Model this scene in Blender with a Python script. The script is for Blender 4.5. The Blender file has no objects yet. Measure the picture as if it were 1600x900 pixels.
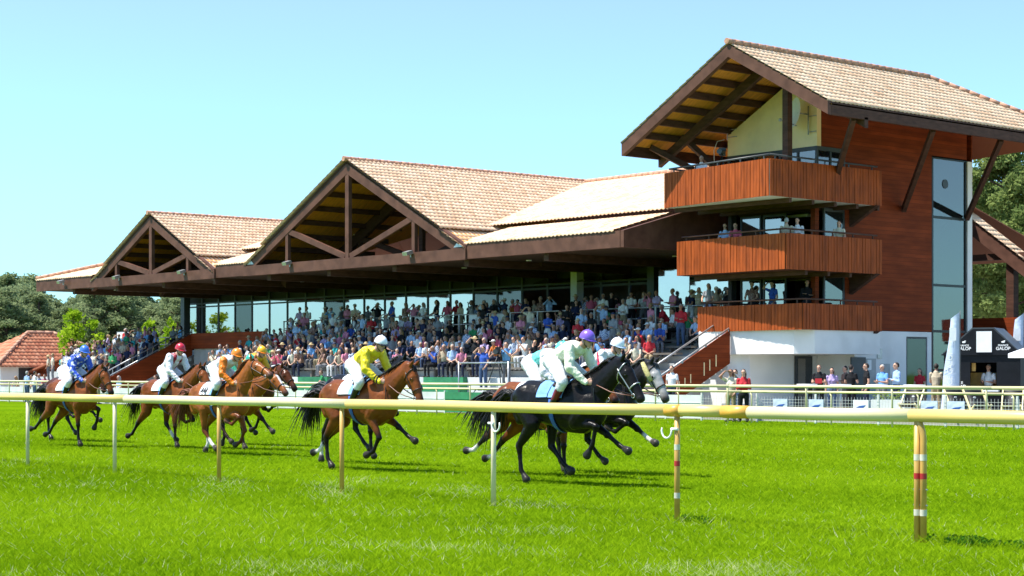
import bpy, math, random
import numpy as np
from mathutils import Vector, Matrix
from mathutils.bvhtree import BVHTree

R = math.radians
C = bpy.context.scene.collection
scene = bpy.context.scene

# ------------------------------------------------------------------ camera
CAM_H = 1.6
cam_data = bpy.data.cameras.new("camera")
cam = bpy.data.objects.new("camera", cam_data)
C.objects.link(cam)
cam.location = (0, 0, CAM_H)
cam.rotation_euler = (R(90), 0, R(49.2))
cam_data.sensor_width = 36
cam_data.lens = 63.7
cam_data.shift_y = 134 / 1600
cam_data.clip_start = 0.1
cam_data.clip_end = 6000
scene.camera = cam

# ------------------------------------------------------------------ sky, sun, exposure
SUN_EL, SUN_AZ = 63.0, 54.0          # light travels towards +X turned SUN_AZ towards +Y
world = bpy.data.worlds.new("World")
scene.world = world
world.use_nodes = True
wn = world.node_tree.nodes
wl = world.node_tree.links
bg = wn["Background"]
sky = wn.new("ShaderNodeTexSky")
sky.sky_type = 'NISHITA'
sky.sun_disc = False
sky.sun_elevation = R(SUN_EL)
sky.sun_rotation = R(270 - SUN_AZ)
sky.altitude = 0
sky.air_density = 1.0
sky.dust_density = 0.3
sky.ozone_density = 0.8
tint = wn.new("ShaderNodeMixRGB")
tint.blend_type = 'MULTIPLY'
tint.inputs[0].default_value = 1.0
tcw = wn.new("ShaderNodeTexCoord")
sep = wn.new("ShaderNodeSeparateXYZ")
wl.new(tcw.outputs["Generated"], sep.inputs[0])
grade = wn.new("ShaderNodeValToRGB")       # the sky's own colour from the horizon up
ge = grade.color_ramp.elements
ge[0].position, ge[0].color = 0.0, (0.30, 0.70, 1.0, 1)
ge[1].position, ge[1].color = 0.9, (0.64, 0.78, 0.85, 1)
for z_, c_ in ((0.05, (0.39, 0.72, 1.0)), (0.10, (0.48, 0.71, 0.92)), (0.20, (0.61, 0.70, 0.82))): ge.new(z_).color = (*c_, 1)
wl.new(sep.outputs["Z"], grade.inputs[0])
wl.new(grade.outputs[0], tint.inputs[2])
wl.new(sky.outputs[0], tint.inputs[1])
wl.new(tint.outputs[0], bg.inputs[0])
bg.inputs[1].default_value = 0.15

sun_data = bpy.data.lights.new("sun", 'SUN')
sun_data.energy = 4.6
sun_data.angle = R(0.5)
sun_data.color = (1.0, 0.955, 0.88)
sun = bpy.data.objects.new("sun", sun_data)
C.objects.link(sun)
travel = Vector((math.cos(R(SUN_AZ)) * math.cos(R(SUN_EL)), math.sin(R(SUN_AZ)) * math.cos(R(SUN_EL)), -math.sin(R(SUN_EL))))
sun.rotation_euler = travel.to_track_quat('-Z', 'Y').to_euler()
sun.location = (-60, -40, 80)

vs = scene.view_settings
vs.view_transform = 'Standard'
vs.look = 'None'
vs.exposure = 1.0
vs.gamma = 1.0
vs.use_curve_mapping = False
scene.cycles.max_bounces = 6
scene.cycles.transparent_max_bounces = 8
scene.cycles.use_denoising = True

# ------------------------------------------------------------------ helpers
def at(px, d, z=0.0):
    """ground position seen at photograph column px, d metres in front of the camera"""
    lat = (px - 800) * d / 2832
    return Vector((-0.757 * d + 0.653 * lat, 0.653 * d + 0.757 * lat, z))

def at_y(px, Y, z=0.0):
    d = Y / (0.653 + 0.757 * (px - 800) / 2832)
    return at(px, d, z)

def tag(o, label=None, cat=None, group=None, kind=None):
    if label: o["label"] = label
    if cat: o["category"] = cat
    if group: o["group"] = group
    if kind: o["kind"] = kind
    return o

def empty(name, loc=(0, 0, 0), rz=0.0, label=None, cat=None, group=None):
    o = bpy.data.objects.new(name, None)
    o.empty_display_size = 0.2
    C.objects.link(o)
    o.location = loc
    o.rotation_euler = (0, 0, rz)
    return tag(o, label, cat, group)

def link_mesh(name, me, parent=None, loc=None, rz=None):
    o = bpy.data.objects.new(name, me)
    C.objects.link(o)
    if parent is not None: o.parent = parent
    if loc is not None: o.location = loc
    if rz is not None: o.rotation_euler = (0, 0, rz)
    return o

def copy_tree(o, parent=None):
    c = o.copy()
    C.objects.link(c)
    c.parent = parent
    for ch in list(o.children):
        copy_tree(ch, c)
    return c

class MB:
    """collects shapes and links them as ONE mesh object"""
    def __init__(self):
        self.v, self.f, self.m = [], [], []
        self.smooth = []
    def add(self, vs, fs, m=0, smooth=False):
        o = len(self.v)
        self.v += [tuple(p) for p in vs]
        for f in fs:
            self.f.append(tuple(i + o for i in f)); self.m.append(m); self.smooth.append(smooth)
    def box(self, a, b, m=0):
        x0, y0, z0 = [min(a[i], b[i]) for i in range(3)]
        x1, y1, z1 = [max(a[i], b[i]) for i in range(3)]
        self.add([(x0,y0,z0),(x1,y0,z0),(x1,y1,z0),(x0,y1,z0),(x0,y0,z1),(x1,y0,z1),(x1,y1,z1),(x0,y1,z1)],
                 [(0,3,2,1),(4,5,6,7),(0,1,5,4),(1,2,6,5),(2,3,7,6),(3,0,4,7)], m)
        return self
    def beam(self, p, q, w, h, m=0, up=(0, 0, 1)):
        """rectangular bar from p to q, w wide, h high"""
        p, q = Vector(p), Vector(q)
        t = (q - p).normalized(); up = Vector(up)
        s = t.cross(up)
        if s.length < 1e-4: s = t.cross(Vector((0, 1, 0)))
        s.normalize(); u = s.cross(t)
        s = s * w / 2; u = u * h / 2
        self.add([p-s-u, p+s-u, p+s+u, p-s+u, q-s-u, q+s-u, q+s+u, q-s+u],
                 [(0,3,2,1),(4,5,6,7),(0,1,5,4),(1,2,6,5),(2,3,7,6),(3,0,4,7)], m)
        return self
    def prism(self, poly, ext, m=0):
        """polygon (list of 3-D points) extruded by the vector ext"""
        n = len(poly); e = Vector(ext)
        a = [Vector(p) for p in poly]
        self.add(a + [p + e for p in a],
                 [tuple(range(n))[::-1], tuple(range(n, 2*n))] + [(i, (i+1) % n, n + (i+1) % n, n + i) for i in range(n)], m)
        return self
    def tube(self, pts, r, n=10, m=0, cap=True, smooth=True):
        pts = [Vector(p) for p in pts]
        rr = r if isinstance(r, (list, tuple)) else [r] * len(pts)
        vs, fs = [], []
        prev = None
        for i, p in enumerate(pts):
            a = pts[max(i-1, 0)]; b = pts[min(i+1, len(pts)-1)]
            t = (b - a).normalized()
            if prev is None:
                s = t.cross(Vector((0, 0, 1)))
                if s.length < 1e-3: s = t.cross(Vector((0, 1, 0)))
            else:
                s = prev - t * prev.dot(t)
            s.normalize(); prev = s
            u = t.cross(s)
            for k in range(n):
                an = 2 * math.pi * k / n
                vs.append(p + (s * math.cos(an) + u * math.sin(an)) * rr[i])
        for i in range(len(pts) - 1):
            for k in range(n):
                fs.append((i*n+k, i*n+(k+1) % n, (i+1)*n+(k+1) % n, (i+1)*n+k))
        self.add(vs, fs, m, smooth)
        if cap:
            o = len(self.v) - len(vs)
            self.f.append(tuple(o + k for k in range(n))[::-1]); self.m.append(m); self.smooth.append(False)
            self.f.append(tuple(o + (len(pts)-1)*n + k for k in range(n))); self.m.append(m); self.smooth.append(False)
        return self
    def ball(self, c, r, m=0, n=12, k=8, zmin=-1.0):
        """ellipsoid; r is a number or three radii; zmin cuts its lower part"""
        if not isinstance(r, (list, tuple)): r = (r, r, r)
        vs, fs = [], []
        a0 = math.asin(max(-1, zmin))
        for i in range(k + 1):
            e = a0 + (math.pi/2 - a0) * i / k
            for j in range(n):
                a = 2*math.pi*j/n
                vs.append((c[0]+r[0]*math.cos(e)*math.cos(a), c[1]+r[1]*math.cos(e)*math.sin(a), c[2]+r[2]*math.sin(e)))
        for i in range(k):
            for j in range(n):
                fs.append((i*n+j, i*n+(j+1) % n, (i+1)*n+(j+1) % n, (i+1)*n+j))
        fs.append(tuple(range(n))[::-1])
        self.add(vs, fs, m, True)
        return self
    def build(self, name, mats, parent=None, loc=None, rz=None):
        me = bpy.data.meshes.new(name)
        me.from_pydata(self.v, [], self.f)
        if not isinstance(mats, (list, tuple)): mats = [mats]
        for x in mats: me.materials.append(x)
        me.polygons.foreach_set("material_index", self.m)
        me.polygons.foreach_set("use_smooth", self.smooth)
        me.update()
        return link_mesh(name, me, parent, loc, rz)

# ------------------------------------------------------------------ materials
def new_mat(name):
    m = bpy.data.materials.new(name)
    m.use_nodes = True
    nt = m.node_tree
    return m, nt, nt.nodes["Principled BSDF"]

def mat(name, col, rough=0.6, var=0.12, scale=3.0, bump=0.0, bscale=None, metal=0.0, spec=0.5, coat=0.0, stretch=None, dirt=None):
    """colour with procedural unevenness; stretch squeezes the noise along an axis (wood grain, streaks)"""
    m, nt, p = new_mat(name)
    N, L = nt.nodes, nt.links
    tc = N.new("ShaderNodeTexCoord")
    mp = N.new("ShaderNodeMapping")
    L.new(tc.outputs["Object"], mp.inputs[0])
    if stretch: mp.inputs["Scale"].default_value = stretch
    no = N.new("ShaderNodeTexNoise")
    no.inputs["Scale"].default_value = scale
    no.inputs["Detail"].default_value = 6
    L.new(mp.outputs[0], no.inputs["Vector"])
    rp = N.new("ShaderNodeValToRGB")
    lo = [max(0, c * (1 - var * 1.6)) for c in col]
    hi = [min(1, c * (1 + var * 1.2)) for c in col]
    rp.color_ramp.elements[0].position = 0.3
    rp.color_ramp.elements[1].position = 0.7
    rp.color_ramp.elements[0].color = (*lo, 1)
    rp.color_ramp.elements[1].color = (*hi, 1)
    L.new(no.outputs[0], rp.inputs[0])
    out = rp.outputs[0]
    if dirt:
        n2 = N.new("ShaderNodeTexNoise"); n2.inputs["Scale"].default_value = dirt[1]; n2.inputs["Detail"].default_value = 8
        L.new(tc.outputs["Object"], n2.inputs["Vector"])
        r2 = N.new("ShaderNodeValToRGB"); r2.color_ramp.elements[0].position = 0.52; r2.color_ramp.elements[1].position = 0.75
        L.new(n2.outputs[0], r2.inputs[0])
        mx = N.new("ShaderNodeMixRGB"); mx.inputs[2].default_value = (*dirt[0], 1)
        ml = N.new("ShaderNodeMath"); ml.operation = 'MULTIPLY'; ml.inputs[1].default_value = dirt[2]
        L.new(r2.outputs[0], ml.inputs[0]); L.new(ml.outputs[0], mx.inputs[0])
        L.new(out, mx.inputs[1]); out = mx.outputs[0]
    L.new(out, p.inputs["Base Color"])
    p.inputs["Roughness"].default_value = rough
    p.inputs["Metallic"].default_value = metal
    p.inputs["Specular IOR Level"].default_value = spec
    if coat: p.inputs["Coat Weight"].default_value = coat
    if bump:
        n3 = N.new("ShaderNodeTexNoise"); n3.inputs["Scale"].default_value = bscale or scale * 3; n3.inputs["Detail"].default_value = 5
        L.new(mp.outputs[0], n3.inputs["Vector"])
        b = N.new("ShaderNodeBump"); b.inputs["Strength"].default_value = bump; b.inputs["Distance"].default_value = 0.05
        L.new(n3.outputs[0], b.inputs["Height"]); L.new(b.outputs[0], p.inputs["Normal"])
    return m

def tile_mat(name, cols):
    """clay tiles: colour picked per tile from the face attribute 'pick'"""
    m, nt, p = new_mat(name)
    N, L = nt.nodes, nt.links
    a = N.new("ShaderNodeAttribute"); a.attribute_name = "pick"
    rp = N.new("ShaderNodeValToRGB")
    e = rp.color_ramp.elements
    while len(e) < len(cols): e.new(0.5)
    for i, c in enumerate(cols):
        e[i].position = i / (len(cols) - 1); e[i].color = (*c, 1)
    L.new(a.outputs["Fac"], rp.inputs[0])
    tc = N.new("ShaderNodeTexCoord")
    no = N.new("ShaderNodeTexNoise"); no.inputs["Scale"].default_value = 0.35; no.inputs["Detail"].default_value = 7
    L.new(tc.outputs["Object"], no.inputs["Vector"])
    mx = N.new("ShaderNodeMixRGB"); mx.blend_type = 'MULTIPLY'; mx.inputs[0].default_value = 0.35
    r2 = N.new("ShaderNodeValToRGB"); r2.color_ramp.elements[0].position = .35; r2.color_ramp.elements[1].position = .65
    r2.color_ramp.elements[0].color = (.8, .76, .72, 1)
    L.new(no.outputs[0], r2.inputs[0])
    L.new(rp.outputs[0], mx.inputs[1]); L.new(r2.outputs[0], mx.inputs[2])
    L.new(mx.outputs[0], p.inputs["Base Color"])
    p.inputs["Specular IOR Level"].default_value = 0.2
    p.inputs["Roughness"].default_value = 0.8
    return m

def leaf_mat(name, dark, light, trans=0.35):
    m, nt, p = new_mat(name)
    N, L = nt.nodes, nt.links
    a = N.new("ShaderNodeAttribute"); a.attribute_name = "pick"
    rp = N.new("ShaderNodeValToRGB")
    rp.color_ramp.elements[0].color = (*dark, 1); rp.color_ramp.elements[1].color = (*light, 1)
    L.new(a.outputs["Fac"], rp.inputs[0])
    L.new(rp.outputs[0], p.inputs["Base Color"])
    p.inputs["Roughness"].default_value = 0.6
    p.inputs["Specular IOR Level"].default_value = 0.0
    tr = N.new("ShaderNodeBsdfTranslucent")
    L.new(rp.outputs[0], tr.inputs[0])
    mx = N.new("ShaderNodeMixShader"); mx.inputs[0].default_value = trans
    L.new(p.outputs[0], mx.inputs[1]); L.new(tr.outputs[0], mx.inputs[2])
    L.new(mx.outputs[0], N["Material Output"].inputs[0])
    return m

def glass_mat(name, tintc=(0.62, 0.56, 0.52), refl=0.5, rough=0.03, see=0.5):
    """coated window glass: part mirror, part see-through, part dark body"""
    m, nt, p = new_mat(name)
    N, L = nt.nodes, nt.links
    p.inputs["Base Color"].default_value = (0.02, 0.03, 0.032, 1)
    p.inputs["Roughness"].default_value = rough
    gl = N.new("ShaderNodeBsdfGlossy"); gl.inputs["Color"].default_value = (*tintc, 1); gl.inputs["Roughness"].default_value = rough
    tc = N.new("ShaderNodeTexCoord"); no = N.new("ShaderNodeTexNoise"); no.inputs["Scale"].default_value = 0.6
    L.new(tc.outputs["Object"], no.inputs["Vector"])
    b = N.new("ShaderNodeBump"); b.inputs["Strength"].default_value = 0.08; b.inputs["Distance"].default_value = 0.05
    L.new(no.outputs[0], b.inputs["Height"]); L.new(b.outputs[0], gl.inputs["Normal"])
    tr = N.new("ShaderNodeBsdfTransparent"); tr.inputs[0].default_value = (0.6, 0.66, 0.64, 1)
    m1 = N.new("ShaderNodeMixShader"); m1.inputs[0].default_value = see
    L.new(p.outputs[0], m1.inputs[1]); L.new(tr.outputs[0], m1.inputs[2])
    m2 = N.new("ShaderNodeMixShader"); m2.inputs[0].default_value = refl
    L.new(m1.outputs[0], m2.inputs[1]); L.new(gl.outputs[0], m2.inputs[2])
    L.new(m2.outputs[0], N["Material Output"].inputs[0])
    return m

def board_mat(name, col, *a, **k):
    """horizontal boards with open joints and slightly different tones"""
    k.pop("dirt", None)
    m = mat(name, col, *a, **k)
    nt = m.node_tree; N, L = nt.nodes, nt.links; p = N["Principled BSDF"]
    src = p.inputs["Base Color"].links[0].from_socket
    tc = N.new("ShaderNodeTexCoord"); sp = N.new("ShaderNodeSeparateXYZ"); L.new(tc.outputs["Object"], sp.inputs[0])
    dv = N.new("ShaderNodeMath"); dv.operation = 'DIVIDE'; dv.inputs[1].default_value = .17; L.new(sp.outputs["Z"], dv.inputs[0])
    fr = N.new("ShaderNodeMath"); fr.operation = 'FRACT'; L.new(dv.outputs[0], fr.inputs[0])
    gap = N.new("ShaderNodeMath"); gap.operation = 'LESS_THAN'; gap.inputs[1].default_value = .10; L.new(fr.outputs[0], gap.inputs[0])
    fl = N.new("ShaderNodeMath"); fl.operation = 'FLOOR'; L.new(dv.outputs[0], fl.inputs[0])
    wn_ = N.new("ShaderNodeTexWhiteNoise"); wn_.noise_dimensions = '1D'; L.new(fl.outputs[0], wn_.inputs["W"])
    r = N.new("ShaderNodeMapRange"); r.inputs[3].default_value = .9; r.inputs[4].default_value = 1.08; L.new(wn_.outputs["Value"], r.inputs[0])
    m1 = N.new("ShaderNodeMixRGB"); m1.blend_type = 'MULTIPLY'; m1.inputs[0].default_value = 1
    L.new(src, m1.inputs[1]); L.new(r.outputs[0], m1.inputs[2])
    m2 = N.new("ShaderNodeMixRGB"); m2.inputs[2].default_value = (.12, .024, .008, 1)
    L.new(gap.outputs[0], m2.inputs[0]); L.new(m1.outputs[0], m2.inputs[1]); L.new(m2.outputs[0], p.inputs["Base Color"])
    return m
M = {}
M["beam"] = mat("dark_brown_timber", (0.085, 0.04, 0.027), 0.65, 0.2, 2.5, spec=.15, stretch=(1, 1, 4))
M["beam_light"] = mat("brown_fascia_timber", (0.115, 0.054, 0.037), 0.6, 0.18, 2.0, spec=.15)
M["soffit"] = mat("brown_soffit_boards", (0.062, 0.036, 0.024), 0.7, 0.2, 2.0, spec=.15, stretch=(6, 1, 1))
M["soffit_orange"] = mat("orange_soffit_boards", (0.70, 0.29, 0.05), 0.65, 0.15, 2.0, spec=.15, stretch=(1, 6, 1))
M["cladding"] = mat("red_cedar_boards", (0.33, 0.068, 0.013), 0.6, 0.24, 1.2, spec=.15, stretch=(5, 5, 0.8), dirt=((0.14, 0.035, 0.015), 0.9, 0.5))
M["wall_wood"] = board_mat("dark_red_wood_panels", (0.22, 0.040, 0.010), 0.7, 0.18, 0.8, spec=.12, stretch=(1, 1, 5), dirt=((0.10, 0.03, 0.015), 0.5, 0.45))
M["cream"] = mat("cream_render", (0.97, 0.76, 0.41), 0.85, 0.05, 1.5, bump=0.1, bscale=30, dirt=((0.5, 0.42, 0.28), 1.2, 0.35))
M["white_wall"] = mat("white_render", (0.82, 0.80, 0.76), 0.85, 0.05, 0.9, bump=0.1, bscale=30, dirt=((0.5, 0.47, 0.42), 0.7, 0.35))
M["concrete"] = mat("pale_concrete", (0.42, 0.42, 0.40), 0.85, 0.15, 1.5, bump=0.15)
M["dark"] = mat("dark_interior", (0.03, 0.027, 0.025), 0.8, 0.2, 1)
M["darkgrey"] = mat("dark_grey_metal", (0.05, 0.055, 0.06), 0.45, 0.15, 3)
M["metal"] = mat("galvanised_metal", (0.45, 0.46, 0.46), 0.4, 0.15, 6, metal=0.7)
M["green_seat"] = mat("green_painted_step", (0.03, 0.22, 0.09), 0.6, 0.2, 2)
M["white_paint"] = mat("white_painted_board", (0.62, 0.65, 0.63), 0.6, 0.1, 1.2, dirt=((0.35, 0.38, 0.34), 1.0, 0.5))
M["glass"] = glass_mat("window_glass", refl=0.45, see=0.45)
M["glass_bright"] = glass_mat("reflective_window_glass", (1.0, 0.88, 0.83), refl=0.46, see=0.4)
M["glass_strip"] = glass_mat("stairwell_glass", (0.74, 0.66, 0.60), refl=0.20, see=0.5)
M["blind"] = mat("white_blind", (0.62, 0.68, 0.68), 0.7, 0.05, 1)
M["tile"] = tile_mat("clay_roof_tiles", [(0.60, 0.38, 0.23), (0.70, 0.48, 0.31), (0.74, 0.52, 0.35), (0.79, 0.59, 0.41), (0.67, 0.44, 0.28)])
M["tile_red"] = tile_mat("red_roof_tiles", [(0.38, 0.13, 0.07), (0.48, 0.19, 0.10), (0.52, 0.24, 0.14)])
M["ridge"] = mat("ridge_tiles", (0.50, 0.27, 0.17), 0.8, 0.25, 4)
M["skin"] = mat("skin", (0.56, 0.31, 0.21), 0.55, 0.08, 6)
M["skin_tan"] = mat("tanned_skin", (0.42, 0.21, 0.135), 0.55, 0.08, 6)
M["black"] = mat("black_plastic", (0.012, 0.012, 0.013), 0.4, 0.2, 5)
M["white"] = mat("white_plastic", (0.8, 0.8, 0.78), 0.4, 0.04, 5)
# ------------------------------------------------------------------ ground, track, paving
def ground_mat():
    m, nt, p = new_mat("turf")
    N, L = nt.nodes, nt.links
    tc = N.new("ShaderNodeTexCoord")
    def noise(s, d=6):
        n = N.new("ShaderNodeTexNoise"); n.inputs["Scale"].default_value = s; n.inputs["Detail"].default_value = d
        L.new(tc.outputs["Object"], n.inputs["Vector"]); return n
    a, b, c = noise(0.25), noise(2.2), noise(40, 3)
    r1 = N.new("ShaderNodeValToRGB")
    r1.color_ramp.elements[0].position = .3; r1.color_ramp.elements[1].position = .72
    r1.color_ramp.elements[0].color = (0.104, 0.205, 0.003, 1); r1.color_ramp.elements[1].color = (0.176, 0.300, 0.006, 1)
    L.new(b.outputs[0], r1.inputs[0])
    r2 = N.new("ShaderNodeValToRGB")
    r2.color_ramp.elements[0].position = .35; r2.color_ramp.elements[1].position = .7
    r2.color_ramp.elements[0].color = (.66, .70, .75, 1); r2.color_ramp.elements[1].color = (.90, .86, .82, 1)
    L.new(a.outputs[0], r2.inputs[0])
    mx = N.new("ShaderNodeMixRGB"); mx.blend_type = 'MULTIPLY'; mx.inputs[0].default_value = 1
    L.new(r1.outputs[0], mx.inputs[1]); L.new(r2.outputs[0], mx.inputs[2])
    L.new(mx.outputs[0], p.inputs["Base Color"])
    p.inputs["Roughness"].default_value = 0.9
    p.inputs["Specular IOR Level"].default_value = 0.0
    bm = N.new("ShaderNodeBump"); bm.inputs["Strength"].default_value = 0.7; bm.inputs["Distance"].default_value = 0.04
    L.new(c.outputs[0], bm.inputs["Height"]); L.new(bm.outputs[0], p.inputs["Normal"])
    return m
M["turf"] = ground_mat()
M["paving"] = mat("beige_paving", (0.34, 0.31, 0.26), 0.9, 0.15, 0.6, bump=0.2, bscale=20)
g = MB(); g.add([(-3000, -3000, 0), (3000, -3000, 0), (3000, 3000, 0), (-3000, 3000, 0)], [(0, 1, 2, 3)])
tag(g.build("ground", M["turf"]), kind="structure")
g = MB(); g.box((-140, 46.6, -0.3), (0, 120, 0.14))
tag(g.build("paved_terrace", M["paving"]), kind="structure")

# mown grass blades standing on the track (one uncountable mass)
def grass():
    rng = np.random.default_rng(3)
    P, S, K = [], [], []
    half = 0.42
    for d0, d1 in ((8.5, 10.5), (10.5, 13), (13, 16), (16, 20), (20, 25), (25, 31), (31, 39), (39, 48), (48, 60), (60, 78)):
        dm = (d0 + d1) / 2
        dens = 1900 * (12 / dm) ** 1.75
        n = int(half * (d1 * d1 - d0 * d0) * dens)
        d = np.sqrt(rng.uniform(d0 * d0, d1 * d1, n))
        lat = rng.uniform(-half, half, n) * d
        x = -0.757 * d + 0.653 * lat; y = 0.653 * d + 0.757 * lat
        ok = (y < 46.4) & (rng.uniform(size=n) < np.clip((80 - d) / 45, 0, 1))
        x, y, d = x[ok], y[ok], d[ok]
        P.append(np.stack([x, y], 1)); S.append(np.stack([.036 + .0003 * d, .0042 + .00028 * d], 1))
    P = np.concatenate(P); S = np.concatenate(S)
    n = len(P)
    # unevenness of the sward: taller clumps
    f = np.sin(P[:, 0] * 1.7 + 2 * np.sin(P[:, 1] * 1.1)) * np.sin(P[:, 1] * 1.9 + 1.5 * np.sin(P[:, 0] * .9))
    f2 = np.sin(P[:, 0] * .43 + 3) * np.sin(P[:, 1] * .51 + P[:, 0] * .2)
    hh = S[:, 0] * (1 + .13 * f) * rng.uniform(.55, 1.35, n)
    near = (P[:, 1] < 14.8) 
    hh[near] *= 1.25
    # unmown tufts round the foot of the rail
    foot = np.abs(P[:, 1] - 14.2) < .16
    hh[foot] *= 1.7
    ww = S[:, 1] * rng.uniform(.6, 1.3, n)
    a = rng.uniform(0, 2 * np.pi, n)
    lean = rng.uniform(.5, 2.1, n); la = rng.uniform(0, 2 * np.pi, n)
    V = np.zeros((n, 3, 3), np.float32)
    V[:, 0, 0] = P[:, 0] - np.cos(a) * ww / 2; V[:, 0, 1] = P[:, 1] - np.sin(a) * ww / 2; V[:, 0, 2] = -.002
    V[:, 1, 0] = P[:, 0] + np.cos(a) * ww / 2; V[:, 1, 1] = P[:, 1] + np.sin(a) * ww / 2; V[:, 1, 2] = -.002
    V[:, 2, 0] = P[:, 0] + np.cos(la) * lean * hh; V[:, 2, 1] = P[:, 1] + np.sin(la) * lean * hh; V[:, 2, 2] = hh
    me = bpy.data.meshes.new("grass")
    me.vertices.add(3 * n); me.vertices.foreach_set("co", V.reshape(-1))
    me.loops.add(3 * n); me.loops.foreach_set("vertex_index", np.arange(3 * n, dtype=np.int32))
    me.polygons.add(n); me.polygons.foreach_set("loop_start", np.arange(0, 3 * n, 3, dtype=np.int32))
    me.polygons.foreach_set("loop_total", np.full(n, 3, np.int32))
    at_ = me.attributes.new("pick", 'FLOAT', 'FACE')
    k = np.clip(.46 + .27 * rng.normal(size=n) + .22 * f2 + .08 * f + .17 * np.sin((P[:, 1] - 14.2) * 1.05), 0, .97)
    g1 = np.sin(P[:, 0] * 1.31 + 2.2 * np.sin(P[:, 1] * .83 + 1)) * np.sin(P[:, 1] * 1.57 + 2 * np.sin(P[:, 0] * .61))
    g2 = np.sin(P[:, 0] * .31 + 1.3) * np.sin(P[:, 1] * .47 + 1.1 * np.sin(P[:, 0] * .23))
    prob = np.clip(.016 + .22 * np.clip(g1 + .7 * g2 - .55, 0, 1), 0, .3) * np.where(P[:, 1] < 16.5, 1.3, .35)
    dry = rng.uniform(size=n) < prob
    k[dry] = 1.0
    at_.data.foreach_set("value", k.astype(np.float32))
    me.update(calc_edges=True)
    m = leaf_mat("grass_blades", (0.108, 0.208, 0.003), (0.285, 0.425, 0.007), 0.42)
    rp = [x for x in m.node_tree.nodes if x.type == 'VALTORGB'][0]
    e = rp.color_ramp.elements.new(.97); e.color = (0.285, 0.425, 0.007, 1)
    rp.color_ramp.elements[2].color = (0.50, 0.52, 0.27, 1)
    me.materials.append(m)
    o = link_mesh("grass", me)
    tag(o, "short bright green turf of the race track", "grass", kind="stuff")
grass()
# ------------------------------------------------------------------ roofs
_rng = np.random.default_rng(11)
def tiles(name, m, parent, o, along, up, W, L, keep=None, pitch=0.24, row=0.40, amp=0.024, lift=0.024):
    """a tiled roof plane: real corrugated courses, each tile with its own shade"""
    o, along, up = Vector(o), Vector(along).normalized(), Vector(up).normalized()
    nrm = along.cross(up)
    if nrm.z < 0: nrm = -nrm
    nc = max(1, int(round(W / pitch))); nr = max(1, int(round(L / row)))
    S = 4
    u = np.linspace(0, W, nc * S + 1)
    prof = amp * np.cos(np.arange(nc * S + 1) * 2 * np.pi / S)
    A, U, N_, O = [np.array(x) for x in (along, up, nrm, o)]
    V, F, pick = [], [], []
    base = 0
    for r in range(nr):
        v0, v1 = L * r / nr, L * (r + 1) / nr + 0.03
        jit = _rng.uniform(-.012, .012, nc * S + 1)
        b = O + u[:, None] * A + (v0 + jit)[:, None] * U + (prof + lift)[:, None] * N_
        bb = O + u[:, None] * A + (v0 + jit)[:, None] * U + (prof + lift - 0.06)[:, None] * N_
        t = O + u[:, None] * A + v1 * U + (prof)[:, None] * N_
        V += [bb, b, t]
        k = nc * S + 1
        tp = _rng.uniform(0, 1, nc)
        c = (b[:-1] + t[1:]) / 2
        for i in range(nc * S):
            if keep is not None and not keep(c[i]): continue
            F.append((base + k + i, base + k + i + 1, base + 2 * k + i + 1, base + 2 * k + i)); pick.append(tp[i // S])
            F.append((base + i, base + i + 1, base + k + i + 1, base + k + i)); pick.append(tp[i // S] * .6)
        base += 3 * k
    V = np.concatenate(V)
    me = bpy.data.meshes.new(name)
    me.from_pydata(V.tolist(), [], F)
    a = me.attributes.new("pick", 'FLOAT', 'FACE'); a.data.foreach_set("value", np.array(pick, np.float32))
    me.materials.append(m)
    me.polygons.foreach_set("use_smooth", [True] * len(F))
    ob = link_mesh(name, me, parent)
    # loose vertices of cut tiles
    if keep is not None:
        import bmesh
        bm = bmesh.new(); bm.from_mesh(me)
        bmesh.ops.delete(bm, geom=[v for v in bm.verts if not v.link_faces], context='VERTS')
        bm.to_mesh(me); bm.free()
    return ob

def ridge_cap(p, q, parent, r=0.13, step=0.42):
    p, q = Vector(p), Vector(q)
    n = max(1, int((q - p).length / step))
    mb = MB()
    for i in range(n):
        a = p.lerp(q, i / n); b = p.lerp(q, (i + 1.08) / n)
        mb.tube([a, b], [r, r * .86], 8)
    return mb.build("ridge_cap", M["ridge"], parent)

# ------------------------------------------------------------------ grandstand
YF = 50.0
XL, XR = -101.7, -51.2
stand = empty("grandstand", (-76, 55, 0), 0, "long grandstand with tiled roof, two timber gables and packed seating tiers", "grandstand")
stand_off = Vector((-76, 55, 0))
class SMB(MB):
    """world coordinates in, stored relative to the thing's base"""
    def __init__(self, off): super().__init__(); self.off = off
    def build(self, name, mats, parent=None):
        self.v = [(p[0]-self.off.x, p[1]-self.off.y, p[2]-self.off.z) for p in self.v]
        return super().build(name, mats, parent)
def S(): return SMB(stand_off)
def stiles(name, o, *a, **k):
    kp = k.pop("keep", None)
    k2 = dict(k)
    if kp: k2["keep"] = lambda c: kp(c[0] + stand_off.x, c[1] + stand_off.y, c[2])
    return tiles(name, M["tile"], stand, Vector(o) - stand_off, *a, **k2)

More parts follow.
